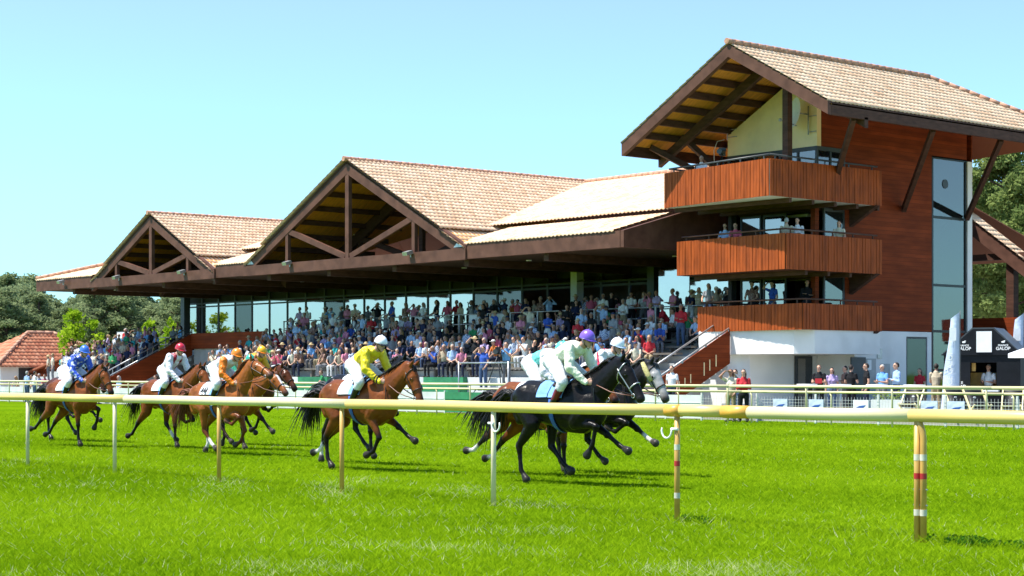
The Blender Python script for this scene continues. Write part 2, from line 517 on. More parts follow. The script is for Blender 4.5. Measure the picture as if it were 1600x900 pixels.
GABLES = [(-69.6, 8.75, 11.63), (-88.0, 6.6, 10.33)]      # centre x, half width, ridge height
PG = 0.51
Y_UP, Z_UP, Y_RIDGE, Z_RIDGE = 53.0, 8.36, 65.1, 11.63
PM = (Z_RIDGE - Z_UP) / (Y_RIDGE - Y_UP)
def main_z(y): return Z_UP + PM * (y - Y_UP)
def gable_z(x):
    return max([zr - PG * abs(x - gx) if abs(x - gx) < hw else -9 for gx, hw, zr in GABLES])
def hip_ok(x, y): return (x - XL) > (y - YF) * 0.93
up_main = (0, 1, PM)
Lm = math.hypot(Y_RIDGE - Y_UP, Z_RIDGE - Z_UP)
roof_main = stiles("roof", (XL, Y_UP, Z_UP), (1, 0, 0), up_main, -50.4 - XL, Lm,
    keep=lambda x, y, z: hip_ok(x, y) and gable_z(x) < main_z(y) + 0.12)
# lower skirt of the roof along the eaves
PS = 0.27
for lo, hi in ((XL, -94.0), (-81.9, -78.0), (-61.2, XR)):
    stiles("eave_roof", (lo - .3 if lo > XL else XL, YF - .25, 7.26), (1, 0, 0), (0, 1, PS), hi - lo + (.6 if hi < XR else 0), 3.5,
        keep=lambda x, y, z: hip_ok(x, y) and gable_z(x) < 7.33 + PS * (y - YF) - .05 and not (y < 50.6 and gable_z(x) > 7.0))
# gable roofs: upper tier and lower skirt tier on each side
for gx, hw, zr in GABLES:
    yb = Y_UP + (zr - Z_UP) / PM + .3
    for s in (-1, 1):
        slope = Vector((-s, 0, PG)).normalized()
        full = math.hypot(hw, hw * PG)
        cut = 1.75
        foot = Vector((gx + s * hw, YF - .35, zr - PG * hw))
        k = lambda x, y, z: y < Y_UP + .4 or z > main_z(y) - .25
        stiles("gable_roof", foot + slope * cut + Vector((0, 0, .10)), (0, 1, 0), slope, yb - YF + .35, full - cut, keep=k)
        stiles("gable_roof", foot + Vector((0, 0, -.06)), (0, 1, 0), slope, 3.2, cut + .25, keep=k)
    rc = ridge_cap(Vector((gx, YF - .4, zr + .08)) - stand_off, Vector((gx, yb, zr + .08)) - stand_off, roof_main)
ridge_cap(Vector((XL + 14.2, Y_RIDGE, Z_RIDGE + .06)) - stand_off, Vector((-50.4, Y_RIDGE, Z_RIDGE + .06)) - stand_off, roof_main)
ridge_cap(Vector((XL, YF - .2, 7.35)) - stand_off, Vector((XL + 14.2, Y_RIDGE, Z_RIDGE + .06)) - stand_off, roof_main)
# timber deck under the tiles, hip end and back slope
mb = S()
mb.prism([(XL + .1, YF, 7.16), (XL + 14, Y_RIDGE, Z_RIDGE - .12), (-50.5, Y_RIDGE, Z_RIDGE - .12), (-50.5, 80, 7.3), (XL + .1, 80, 7.3)], (0, 0, .05))
mb.prism([(XL + .1, YF + .2, 7.16), (XL + .1, 80, 7.3), (XL + 14, Y_RIDGE, Z_RIDGE - .12)], (0, 0, .04))
mb.build("back_roof", M["tile_red"], stand)
for gx, hw, zr in GABLES:
    for s in (-1, 1):
        mb = S()
        yb = Y_UP + (zr - Z_UP) / PM
        a = (gx, YF - .2, zr - .12); b = (gx, yb, zr - .12); c = (gx + s * hw, YF + .3, zr - PG * hw - .12); cc = (gx + s * (hw - .2), YF - .2, zr - PG * hw - .02)
        mb.prism([a, b, (gx + s * hw, YF + 3.6, zr - PG * hw - .12), (gx + s * hw, YF - .2, zr - PG * hw - .12)], (0, 0, .06))
        mb.build("roof_boards", M["soffit_orange"], stand)
        mb = S()
        for t in np.linspace(.12, .92, 7):
            x = gx + s * hw * t; z = zr - PG * hw * t - .26
            mb.beam((x, YF - .15, z), (x, YF + 6.5, z), .14, .24)
        mb.build("purlin", M["beam"], stand)

# timber trusses in each gable: two frames, one behind the other
def truss(gx, hw, zr, y, mt, small=False):
    zf = zr - PG * hw
    ny = .22
    mb = S()
    for s in (-1, 1):
        mb.prism([(gx, y, zr + .0), (gx, y, zr - .62), (gx + s * (hw + .1), y, zf - .62), (gx + s * (hw + .1), y, zf - .02)][::s], (0, ny, 0))
    rk = mb.build("rafter", mt, stand)
    mb = S(); mb.box((gx - .14, y + .01, 7.06), (gx + .14, y + ny - .01, zr - .5)); mb.build("king_post", mt, stand)
    for s in (-1, 1):
        h = .56 * hw
        zs = zr - PG * h - .55
        mb = S(); mb.beam((gx + s * .2, y + .11, 7.12), (gx + s * h, y + .11, zs), .17, .26); mb.build("strut", mt, stand)
        mb = S(); mb.box((gx + s * h - .11 + s * .18, y + .02, 7.06), (gx + s * h + .11 + s * .18, y + ny - .02, zs + .1)); mb.build("post", mt, stand)
        # steel shoe at the foot
        mb = S(); mb.prism([(gx + s * (hw - .1), y - .012, zf - .05), (gx + s * (hw - .75), y - .012, zf - .05), (gx + s * (hw - .45), y - .012, zf + .18)][::-s], (0, .01, 0))
        mb.build("shoe_plate", M["metal"], rk)
for gx, hw, zr in GABLES:
    truss(gx, hw, zr, YF - .2, M["beam_light"])
    truss(gx, hw, zr - .15, YF + 4.2, M["beam"])
# fascia: bottom chords under the gables and eave boards between them
mb = S()
for gx, hw, zr in GABLES:
    mb.box((gx - hw - .15, YF - .28, 6.55), (gx + hw + .15, YF + .1, 7.05))
mb.build("fascia_beam", M["beam_light"], stand)
mb = S()
edges = [XL, GABLES[1][0] - GABLES[1][1] - .16, GABLES[1][0] + GABLES[1][1] + .16, GABLES[0][0] - GABLES[0][1] - .16, GABLES[0][0] + GABLES[0][1] + .16, XR]
for a, b in ((0, 1), (2, 3), (4, 5)):
    mb = S(); mb.box((edges[a], YF - .2, 6.58), (edges[b], YF + .08, 7.24)); mb.build("eave_board", M["beam_light"], stand)
mb = S()
mb.prism([(XR, YF - .18, 6.58), (XR, 60, 6.58), (XR, 60, 9.9), (XR, 53.2, 8.15), (XR, YF - .18, 7.24)], (.2, 0, 0))
mb.build("verge_board", M["beam_light"], stand)
mb = S()
mb.prism([(XL, YF - .19, 6.6), (XL, 79, 6.6), (XL, 79, 7.2), (XL, YF - .19, 7.22)], (.2, 0, 0))
mb.build("verge_board", M["beam_light"], stand)
# soffit of the canopy and its cross beams
mb = S(); mb.box((XL + .2, YF + .1, 6.60), (XR, 60.2, 6.68)); mb.build("soffit", M["soffit"], stand)
for x in np.arange(XL + 4.2, XR - 1, 5.2):
    mb = S(); mb.box((x - .15, YF + .12, 6.28), (x + .15, 60, 6.598)); mb.build("soffit_beam", M["beam"], stand)
# flood lamps on the fascia
for px in (100, 187, 289, 454, 643):
    d = (YF - .3) / (0.653 + 0.757 * (px - 800) / 2832)
    p = at(px, d, 6.98)
    mb = S(); mb.beam(p + Vector((0, -.02, .08)), p + Vector((0, -.36, -.02)), .34, .16); mb.box(p + Vector((-.03, -.03, -.15)), p + Vector((.03, .03, .06)))
    mb.build("flood_lamp", M["metal"], stand)
# round downlights let into the soffit
for i, x in enumerate(np.arange(-97, -53, 3.1)):
    mb = S(); mb.tube([(x, 52.6 + (i % 3) * 1.4, 6.56), (x, 52.6 + (i % 3) * 1.4, 6.599)], .13, 12); mb.build("downlight", M["white"], stand)

# tiers: treads with risers, in front of an upper terrace
NROW, Y0, Z0, TREAD, RISE = 7, 49.3, 1.45, 0.85, 0.28
SX0, SX1 = -83.2, -49.4
def row_y(i): return Y0 + i * TREAD
def row_z(i): return Z0 + i * RISE
YT = row_y(NROW); ZT = row_z(NROW - 1) + .30
mb = S()
prof = [(48.5, 0), (48.5, Z0)]
for i in range(NROW):
    prof += [(row_y(i) + TREAD * .999, row_z(i))]
    prof += [(row_y(i) + TREAD, row_z(i + 1) if i < NROW - 1 else ZT)]
prof += [(60.4, ZT), (60.4, 0)]
mb.prism([(SX0, y, z) for y, z in prof], (SX1 - SX0, 0, 0))
mb.build("seating_tiers", M["concrete"], stand)
# long benches, one to a row
M["bench"] = mat("weathered_bench_boards", (.13, .115, .095), .8, .2, 3)
for i in range(NROW):
    mb = S()
    mb.box((SX0 + .6, row_y(i) + .42, row_z(i) + .34), (SX1 - .3, row_y(i) + .80, row_z(i) + .42))
    for x in np.arange(SX0 + 1, SX1, 2.4): mb.box((x, row_y(i) + .5, row_z(i)), (x + .1, row_y(i) + .7, row_z(i) + .34))
    mb.build("bench", M["bench"], stand)
# white front wall with green stepped blocks
mb = S(); mb.box((SX0, 48.34, 0.1), (SX1 - 1.2, 48.5, Z0 - .02)); mb.build("front_wall", M["white_paint"], stand)
for px, w in ((486, 2.4), (690, 2.7)):
    p = at_y(px, 48.0)
    mb = S()
    for k in range(4):
        mb.box((p.x - w / 2, 47.5 + .2 * k, .14 + .33 * k), (p.x + w / 2, 48.33, .14 + .33 * (k + 1) - .004))
    mb.build("green_steps", M["green_seat"], stand)
# railing of the upper terrace
mb = S()
for z in (ZT + 1.02, ZT + .55): mb.tube([(SX0, YT + .05, z), (SX1, YT + .05, z)], .03, 6)
for x in np.arange(SX0, SX1, 1.9): mb.box((x, YT + .03, ZT), (x + .06, YT + .09, ZT + 1.05))
mb.build("terrace_railing", M["metal"], stand)
for px in (655, 740, 757, 772, 785):
    p = at_y(px, YT - .02)
    mb = S(); mb.box((p.x - .3, YT - .035, ZT + .62), (p.x + .3, YT - .01, ZT + .98)); mb.build("notice_board", M["white"], stand)

# glazed back wall: posts, windows with frames, panes and blinds
YG = 60.0
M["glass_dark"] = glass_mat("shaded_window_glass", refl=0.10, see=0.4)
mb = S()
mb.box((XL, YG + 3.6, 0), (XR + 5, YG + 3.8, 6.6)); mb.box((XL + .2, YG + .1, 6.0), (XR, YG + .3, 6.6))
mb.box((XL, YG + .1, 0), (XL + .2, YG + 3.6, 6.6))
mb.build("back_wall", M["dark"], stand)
mb = S(); mb.box((XL + .2, YG + .35, ZT - .1), (XR, YG + 3.6, ZT + .02)); mb.build("upper_floor", M["concrete"], stand)
random.seed(5)
win_x = np.arange(XL + .3, XR - .2, 1.92)
for i, x in enumerate(win_x):
    x1 = x + 1.92
    px = 800 + 2832 * (.653 * x + .757 * YG) / (-.757 * x + .653 * YG)
    open_bay = 790 < px < 905 or 915 < px < 1020
    fr = S()
    fr.box((x, YG - .05, ZT), (x + .11, YG + .05, 6.6))
    for z in (ZT + 2.35, 5.98): fr.box((x + .11, YG - .045, z), (x1, YG + .045, z + .09))
    if not open_bay: fr.box((x + .11, YG - .04, ZT + .02), (x1, YG + .04, ZT + .12))
    f = fr.build("window", M["darkgrey"], stand)
    f["label"] = "open dark bay" if open_bay else "glazed bay"
    pn = S()
    lo = ZT + .12
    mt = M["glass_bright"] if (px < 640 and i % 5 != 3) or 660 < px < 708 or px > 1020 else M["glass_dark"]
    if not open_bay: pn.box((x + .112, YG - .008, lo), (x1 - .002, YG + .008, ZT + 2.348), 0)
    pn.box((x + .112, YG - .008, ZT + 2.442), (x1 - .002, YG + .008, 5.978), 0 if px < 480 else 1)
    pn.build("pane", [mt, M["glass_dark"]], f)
    if (i * 7) % 5 in (1, 3) and px < 720 or 660 < px < 705:
        bl = S(); bl.box((x + .15, YG + .06, ZT + .15), (x1 - .04, YG + .08, ZT + 2.3)); bl.build("blind", M["blind"], f)
# hopper lights tilted out over the open bays
for x in np.arange(-67, -53.5, 2.3):
    mb = S(); mb.prism([(x, 59.9, 6.25), (x + 2.1, 59.9, 6.25), (x + 2.1, 59.2, 6.02), (x, 59.2, 6.02)], (0, .01, .03)); mb.build("hopper_light", M["glass_bright"], stand)
for px in (290, 902, 1022):
    p = at_y(px, 59.4)
    mb = S(); mb.box((p.x - .22, 59.2, ZT), (p.x + .22, 59.64, 6.6)); mb.build("column", M["white_wall"] if px == 902 else M["darkgrey"], stand)
# translucent wind screens by the tower
for px0, px1 in ((1030, 1078), (1096, 1139)):
    a, b = at_y(px0, 56.2), at_y(px1, 56.2)
    mb = S(); mb.box((a.x, 56.2, ZT + .1), (b.x, 56.24, 6.1)); mb.build("wind_screen", M["glass_bright"], stand)

# parapeted stairs at both ends of the tiers
def stair(X, ya, za, yb, zb, name):
    mb = S()
    n = 12
    mb.prism([(X, yb, zb - 1.25), (X, ya, za - 1.25), (X, ya, za), (X, yb, zb)], (.12, 0, 0))
    o = mb.build(name, M["wall_wood"], stand)
    mb = S()
    for dz, dx in ((.10, .06), (.22, -.75)):
        mb.tube([(X + dx, ya, za + dz), (X + dx, yb, zb + dz)], .035, 6)
    for t in (0, .33, .66, 1):
        mb.box((X + .04, ya + (yb - ya) * t - .03, za + (zb - za) * t - .1), (X + .08, ya + (yb - ya) * t + .03, za + (zb - za) * t + .1))
    mb.build("handrail", M["metal"], o)
    mb = S()
    for k in range(n):
        y = yb + (ya - yb) * k / n; z = max(.2, zb - 1.2 + (za - zb) * k / n)
        mb.box((X - 1.3, y, z - .2), (X - .002, y + (ya - yb) / n, z))
    mb.build("flight", M["concrete"], o)
    return o
st = stair(-47.5, 52.0, 3.25, 48.1, 1.35, "stair")
mb = S()
for t, h in ((.2, .3), (.27, .4), (.35, .36), (.43, .34), (.62, .5), (.70, .42), (.79, .45)):
    y = 48.1 + 3.9 * t; z = 1.35 + 1.9 * t - .75
    mb.box((-47.376, y, z - h / 2), (-47.37, y + .05, z + h / 2))
mb.build("slot", M["cream"], st)
stair(-92.4, 55.0, 3.95, 49.6, 1.35, "stair")
mb = S(); mb.box((-92.3, 54.9, 3.05), (-84.5, 55.06, 3.95)); mb.build("terrace_parapet", M["wall_wood"], stand)
mb = S(); mb.box((-92.25, 55.1, 0), (SX0 - .02, 60.4, ZT)); mb.build("terrace_base", M["concrete"], stand)

# open terrace beyond the left stair
mb = S()
prof = [(50.5, 0), (50.5, 1.1)]
for i in range(6): prof += [(51.5 + i * 1.0 - .001, 1.1 + i * .32), (51.5 + i * 1.0, 1.1 + (i + 1) * .32)]
prof += [(60, 3.02), (60, 0)]
mb.prism([(-105.5, y, z) for y, z in prof], (105.5 - 93.9, 0, 0))
mb.build("open_terrace", M["concrete"], stand)
mb = S()
for z in (3.95, 3.5): mb.tube([(-105.5, 59.8, z), (XL, 59.8, z)], .03, 6)
for x in np.arange(-105.5, XL, 1.8): mb.box((x, 59.77, 3.0), (x + .06, 59.83, 4.0))
mb.build("terrace_railing", M["darkgrey"], stand)

# ------------------------------------------------------------------ judges' tower
tw_off = Vector((-46.5, 57.0, 0))
tower = empty("viewing_tower", tw_off, 0, "tall wood clad tower with three cedar balconies and a tiled gable roof", "tower")
def T(): return SMB(tw_off)
XW, XA, YA, YB = -45.0, -49.6, 54.3, 64.0      # right wall, left wall, front, back
RX, RZ, RE_R, RE_L, RY0, RY1 = -45.6, 13.85, -40.9, -51.25, 50.0, 66.8
PT = 0.56
def troof(x): return RZ - PT * abs(x - RX)
for s, e in ((1, RE_R), (-1, RE_L)):
    slope = Vector((-s, 0, PT)).normalized()
    full = math.hypot(abs(e - RX), abs(e - RX) * PT)
    hip = (lambda c: (c[1] + tw_off.y) < RY1 - .0 and ((RY1 - (c[1] + tw_off.y)) * 1.0 > abs(c[0] + tw_off.x - RX) * -1 + 4.7 - .0 + 0 if False else (c[2]) < troof(RX) - max(0, ((c[1] + tw_off.y) - 62.1)) * PT + .1))
    t_ = tiles("roof", M["tile"], tower, Vector((e, RY0 - .1, troof(e))) - tw_off, (0, 1, 0), slope, RY1 - RY0 + .1, full, keep=hip)
    if s == 1: troof_obj = t_
ridge_cap(Vector((RX, RY0 - .15, RZ + .08)) - tw_off, Vector((RX, 62.2, RZ + .08)) - tw_off, troof_obj, .12)
ridge_cap(Vector((RX, 62.2, RZ + .06)) - tw_off, Vector((RE_R, RY1, troof(RE_R) + .06)) - tw_off, troof_obj, .11)
mb = T()
mb.prism([(RX, 62.1, RZ), (RE_L, RY1, troof(RE_L)), (RE_R, RY1, troof(RE_R))], (0, .02, .02)); mb.build("hip_end", M["tile_red"], tower)
for s, e in ((1, RE_R), (-1, RE_L)):
    mb = T()
    mb.prism([(RX, RY0 + .05, RZ - .1), (RX, 62, RZ - .1), (e, RY1 - .1, troof(e) - .1), (e, RY0 + .05, troof(e) - .1)][::s], (0, 0, -.05))
    mb.build("roof_boards", M["soffit_orange"], tower)
    mb = T()
    mb.prism([(RX, RY0 - .06, RZ - .02), (RX, RY0 - .06, RZ - .50), (e, RY0 - .06, troof(e) - .50), (e, RY0 - .06, troof(e) - .02)][::s], (0, .2, 0))
    mb.build("barge_board", M["beam_light"], tower)
    mb = T(); mb.box((e - .12 * s, RY0 + .15, troof(e) - .50), (e, RY1, troof(e) - .04)); mb.build("eave_board", M["beam"], tower)
    for t in (.13, .27, .41, .55, .69, .83):
        x = RX + (e - RX) * t
        mb = T(); mb.box((x - .08, RY0 + .16, troof(x) - .42), (x + .08, RY0 + 4.6 if s > 0 else 64, troof(x) - .17)); mb.build("purlin", M["beam"], tower)
    mb = T()
    y = 52.0
    mb.prism([(RX, y, RZ - .45), (RX, y, RZ - .85), (e, y, troof(e) - .80), (e, y, troof(e) - .42)][::s], (0, .2, 0)); mb.build("inner_rafter", M["beam"], tower)
# left eave struts
for a, b in (((-50.9, 51.2, 10.6), (-49.65, 54.0, 9.2)), ((-50.0, 52.1, 11.0), (-49.62, 54.2, 9.5))):
    mb = T(); mb.beam(a, b, .16, .22); mb.build("brace", M["beam"], tower)
# walls
mb = T()
mb.prism([(XA, YA, 10.35), (XW, YA, 10.35), (XW, YA, troof(XW) - .42), (RX, YA, RZ - .48), (XA, YA, troof(XA) - .42)], (0, .25, 0))
mb.build("gable_wall", M["cream"], tower)
mb = T()
ww = [(XW - .2, YB), (XW, YB)]
mb.box((XW - .25, 56.0, 3.32), (XW, 61.58, troof(XW) - .1))
mb.box((XW - .25, YA + .26, 10.36), (XW, 56.0, troof(XW) - .1))
mb.box((XW - .25, 61.58, 10.5), (XW, YB, troof(XW) - .1))
mb.build("side_wall", M["wall_wood"], tower)
mb = T(); mb.box((XA, YA + .3, 3.3), (XA + .2, YB, troof(XA) - .3)); mb.box((XA, YB + .32, 0), (XW, YB + .4, 12)); mb.build("rear_wall", M["wall_wood"], tower)
mb = T(); mb.box((XW - .25, YB, .14), (XW + .05, YB + .32, 10.48)); mb.build("corner_pilaster", M["white_wall"], tower)
# stairwell glass: frame with transoms, panes, and the stair seen through it
fr = T()
zs = [.14, 2.5, 4.9, 6.25, 8.25, 10.5]
zs = [.14, 1.75, 3.35, 5.25, 8.05, 10.5]
for z in zs: fr.box((XW - .1, 61.6, z - .05), (XW + .0, YB - .002, z + .05))
for y in (61.6, YB - .1): fr.box((XW - .1, y, .14), (XW - .003, y + .1, 10.5))
sw = fr.build("stairwell_window", M["black"], tower)
pn = T(); pn.box((XW - .06, 61.7, .2), (XW - .045, YB - .1, 10.45)); pn.build("pane", M["glass_strip"], sw)
mb = T()
for k in range(4):
    z = .4 + k * 2.6; y0, y1 = (62.0, 63.7) if k % 2 == 0 else (63.7, 62.0)
    mb.beam((XW - .7, y0, z), (XW - .7, y1, z + 1.5), .3, .09); mb.beam((XW - .7, y0, z + .9), (XW - .7, y1, z + 2.4), .05, .05)
mb.build("inner_stair", M["darkgrey"], tower)
mb = T(); mb.box((XA + .3, 61.5, 0), (XW - 1.7, 61.56, 10.5)); mb.box((XA + 1.3, 61.56, .1), (XW - 1.72, YB, 10.4)); mb.build("stairwell_lining", M["white_wall"], tower)
mb = T(); mb.tube([(XW - .035, 62.55, 9.45), (XW - .02, 62.55, 9.45)], .19, 18); mb.build("wall_clock", M["darkgrey"], tower)
# white ground storey
XB = -46.2
def white_block():
    mb = T()
    mb.box((-49.6, 52.6, 0.1), (-46.9, 61.9, 3.3))
    mb.box((-46.9, 56.6, 0.1), (XW - .02, 57.0, 3.3)); 
    mb.box((-46.9, 57.0, .1), (XW - .012, 59.9, 3.3))
    mb.box((-46.9, 59.9, 3.1), (XW - .012, 61.58, 3.3)); mb.box((-46.9, 61.3, .1), (XW - .012, 61.58, 3.1))
    mb.build("ground_wall", M["white_wall"], tower)
white_block()
mb = T(); mb.prism([(-49.0, 52.0, 2.35), (-44.4, 52.25, 2.35), (-43.82, 52.75, 2.35), (-43.82, 56.65, 2.35), (-49.0, 56.65, 2.35)], (0, 0, .92)); mb.build("white_band", M["white_wall"], tower)
mb = T(); mb.box((-44.98, 56.3, .14), (-44.93, 57.2, 2.25)); mb.build("door", M["darkgrey"], tower)
mb = T(); mb.box((XW - .1, 59.9, .14), (XW - .05, 61.3, 3.1)); w_ = mb.build("window", M["darkgrey"], tower)
pn = T(); pn.box((XW - .045, 59.98, .2), (XW - .03, 61.22, 3.02)); pn.build("pane", M["glass_dark"], w_)
mb = T(); mb.box((-46.88, 55.2, .14), (-46.8, 56.2, 2.3)); d_ = mb.build("door", M["darkgrey"], tower)
mb = T(); mb.box((-46.79, 55.3, .3), (-46.78, 55.75, 2.2)); mb.build("pane", M["glass"], d_)
mb = T(); mb.box((XW - .01, 58.0, 2.2), (XW + .02, 58.3, 2.6)); mb.build("vent_grille", M["metal"], tower)
mb = T(); mb.box((-48.0, 51.985, 2.98), (-47.6, 51.995, 3.03)); mb.build("vent_slot", M["black"], tower)
for y0, y1, z0, z1, k in ((57.25, 57.9, .5, 2.2, "concrete"), (58.25, 58.8, .9, 2.0, "concrete"), (57.35, 57.6, 1.75, 2.15, "white"), (58.9, 59.4, .8, 1.6, "white")):
    mb = T(); o_ = .02 if k == "concrete" else .035
    mb.box((XW - .011, y0, z0), (XW + o_, y1, z1)); mb.build("notice_board", M[k], tower)
# floors, rooms and balconies
LEV = [(50.2, 9.45, 1.36, .75, -49.85), (51.1, 6.78, 1.33, .35, -49.65), (52.05, 4.22, .98, 0.0, -49.1)]
for (yf, zt, h, sk, x0) in LEV:
    zb = zt - h
    fl = zb + .22
    x1, ye = -43.8, 56.7
    A = Vector((x0, yf + sk, 0)); B = Vector((x1, yf, 0)); Cc = Vector((x1, ye, 0)); D = Vector((x0, 56.4, 0))
    def boards(p, q, out):
        """vertical cedar boards with open joints"""
        n = int((q - p).length / .165)
        bb = T()
        for i in range(n):
            a = p.lerp(q, i / n); b = p.lerp(q, (i + .88) / n)
            off = out * (.018 * ((i * 37) % 5) / 5)
            bb.prism([a + off + Vector((0, 0, zb)), b + off + Vector((0, 0, zb)), b + off + Vector((0, 0, zt)), a + off + Vector((0, 0, zt))], out * .04)
        return bb
    bal = boards(A, B, Vector((0, -1, 0))).build("balcony_front", M["cladding"], tower)
    boards(B, Cc, Vector((1, 0, 0))).build("balcony_side", M["cladding"], tower)
    boards(D, A, Vector((-1, 0, 0))).build("balcony_side", M["cladding"], tower)
    mb = T()
    mb.prism([A + Vector((0, 0, zb + .01)), B + Vector((0, 0, zb + .01)), Cc + Vector((0, 0, zb + .01)), D + Vector((0, 0, zb + .01))], (0, 0, fl - zb - .01))
    for p, q in ((A, B), (B, Cc), (D, A)):      # lining behind the boards
        t = (q - p).normalized(); n_ = Vector((-t.y, t.x, 0)) * .05
        mb.prism([p + n_ * .1 + Vector((0, 0, fl)), q + n_ * .1 + Vector((0, 0, fl)), q + n_ * .1 + Vector((0, 0, zt - .03)), p + n_ * .1 + Vector((0, 0, zt - .03))], n_)
    mb.build("balcony_floor", M["white_paint"] if zt > 9 else M["beam"], tower)  # top level whitened as an added bounce surface for the cream gable wall
    hr = T()
    i_ = .12
    pts = [Vector((x0 + i_, 56.2, zt + .17)), Vector((x0 + i_, yf + sk + i_, zt + .17)), Vector((x1 - i_, yf + i_, zt + .17)), Vector((x1 - i_, ye - .1, zt + .17))]
    for a, b in zip(pts[:-1], pts[1:]): hr.tube([a, b], .035, 8)
    for a, b in zip(pts[:-1], pts[1:]):
        for t in np.linspace(.05, .95, 5):
            q = a.lerp(b, t); hr.box((q.x - .02, q.y - .02, zt - .1), (q.x + .02, q.y + .02, zt + .15))
    hr.build("handrail", M["darkgrey"] if zt > 9 else M["beam_light"], tower)
    # bracket under the side balcony
    mb = T(); mb.prism([(XW, ye - .45, zb), (x1 + .15, ye - .45, zb), (XW, ye - .45, zb - .75)], (0, .22, 0)); mb.build("bracket", M["beam"], tower)
    for y in np.arange(yf + 1.2, ye, 1.3):
        mb = T(); mb.box((x0 + .1, y, zb - .16), (x1 - .1, y + .14, zb + .005)); mb.build("floor_joist", M["beam"], tower)
# recessed rooms behind the two lower balconies and the top cabin
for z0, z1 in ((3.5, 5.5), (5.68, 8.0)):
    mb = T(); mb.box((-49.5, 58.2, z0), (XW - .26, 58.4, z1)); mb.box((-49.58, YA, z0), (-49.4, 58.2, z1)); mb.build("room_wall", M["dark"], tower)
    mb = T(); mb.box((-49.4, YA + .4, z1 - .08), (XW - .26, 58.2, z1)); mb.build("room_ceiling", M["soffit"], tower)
    mb = T(); mb.box((XW - .32, YA + .02, z0), (XW - .1, YA + .24, z1 + .1)); mb.build("column", M["wall_wood"], tower)
    for xa, xb in ((-49.2, -48.1), (-48.0, -46.8)):
        fr = T(); fr.box((xa, YA + .3, z0), (xa + .08, YA + .38, z1 - .1)); fr.box((xb - .08, YA + .3, z0), (xb, YA + .38, z1 - .1)); fr.box((xa + .08, YA + .3, z1 - .2), (xb - .08, YA + .38, z1 - .1))
        w_ = fr.build("window", M["darkgrey"], tower)
        pn = T(); pn.box((xa + .08, YA + .33, z0 + .05), (xb - .08, YA + .345, z1 - .2)); pn.build("pane", M["glass"], w_)
    fr = T(); fr.box((XW - .09, 54.75, z0), (XW - .02, 54.83, z1)); fr.box((XW - .09, 55.92, z0), (XW - .02, 56.0, z1)); fr.box((XW - .09, 54.83, z1 - .12), (XW - .02, 55.92, z1))
    w_ = fr.build("window", M["darkgrey"], tower)
    pn = T(); pn.box((XW - .06, 54.83, z0 + .05), (XW - .045, 55.92, z1 - .12)); pn.build("pane", M["glass_strip"], w_)
    mb = T(); mb.box((-47.6, 55.4, z1 - .2), (-46.4, 55.7, z1 - .1)); mb.build("ceiling_lamp", M["white"], tower)
fr = T()
fr.box((XA, YA - .02, 10.2), (XW + .02, YA + .1, 10.35)); fr.box((XW - .1, YA + .1, 10.2), (XW + .02, 56.0, 10.35))
for x in (XA, -48.2, -46.9, -46.0, XW - .08): fr.box((x, YA - .01, 8.2), (x + .09, YA + .09, 10.2))
for y in (55.1, 55.92): fr.box((XW - .09, y, 8.2), (XW + .005, y + .08, 10.2))
w_ = fr.build("cabin_window", M["darkgrey"], tower)
pn = T(); pn.box((XA + .09, YA + .03, 8.25), (XW - .09, YA + .045, 10.2)); pn.box((XW - .05, YA + .1, 8.25), (XW - .035, 55.92, 10.2)); pn.build("pane", M["glass_strip"], w_)
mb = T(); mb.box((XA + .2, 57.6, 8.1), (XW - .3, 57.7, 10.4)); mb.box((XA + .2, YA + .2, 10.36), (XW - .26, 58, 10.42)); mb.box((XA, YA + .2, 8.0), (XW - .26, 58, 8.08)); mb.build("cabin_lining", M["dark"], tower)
# posts and slanting eave braces
mb = T(); mb.box((-44.32, 51.5, 8.3), (-44.06, 51.76, troof(-44.2) - .16)); mb.build("post", M["beam"], tower)
for y, yy, z in ((51.7, 55.1, 8.6), (56.4, 59.6, 8.2), (60.8, 63.9, 8.1)):
    mb = T(); mb.beam((RE_R - .25, y, troof(RE_R) - .45), (XW + .08, yy, z), .17, .24); mb.build("brace", M["beam"], tower)
# aerials and dish on the cream wall
def arc(c, r, a0, a1, n, plane="xz"):
    out = []
    for i in range(n + 1):
        a = R(a0 + (a1 - a0) * i / n)
        out.append(Vector((c[0] + r * math.cos(a), c[1], c[2] + r * math.sin(a))))
    return out
mb = T()
c = (-45.42, YA - .6, 11.6)
rings = []
for i in range(5):
    r = .50 * i / 4; z = .16 * (i / 4) ** 2
    rings.append((r, z))
nrm = Vector((-.42, -.9, .12)).normalized(); sx = Vector((0, 0, 1)).cross(nrm).normalized(); sy = nrm.cross(sx)
vs_, fs_ = [], []
for r, z in rings:
    for k in range(20):
        a = 2 * math.pi * k / 20
        vs_.append(Vector(c) + sx * r * math.cos(a) + sy * r * 1.15 * math.sin(a) + nrm * z)
for i in range(4):
    for k in range(20): fs_.append((i*20+k, i*20+(k+1) % 20, (i+1)*20+(k+1) % 20, (i+1)*20+k))
mb.add(vs_, fs_, 0, True)
dish = mb.build("satellite_dish", M["white"], tower)
mb = T(); p0 = Vector(c) - sy * .5; mb.tube([p0, p0 + nrm * .65 + sy * .1], .02, 6); mb.ball(p0 + nrm * .7 + sy * .12, .07)
mb.tube([Vector(c), Vector(c) + Vector((0, .2, 0)), Vector((c[0], YA, c[2]))], .03, 6); mb.tube([(c[0] + .1, YA - .12, c[2] - .8), (c[0] + .1, YA - .12, c[2] + .3)], .03, 6)
for z in (-.7, -.1): mb.tube([(c[0] + .1, YA - .12, c[2] + z), (c[0] + .5, YA - .12, c[2] + z)], .02, 5)
mb.build("dish_mount", M["metal"], dish)
mb = T()
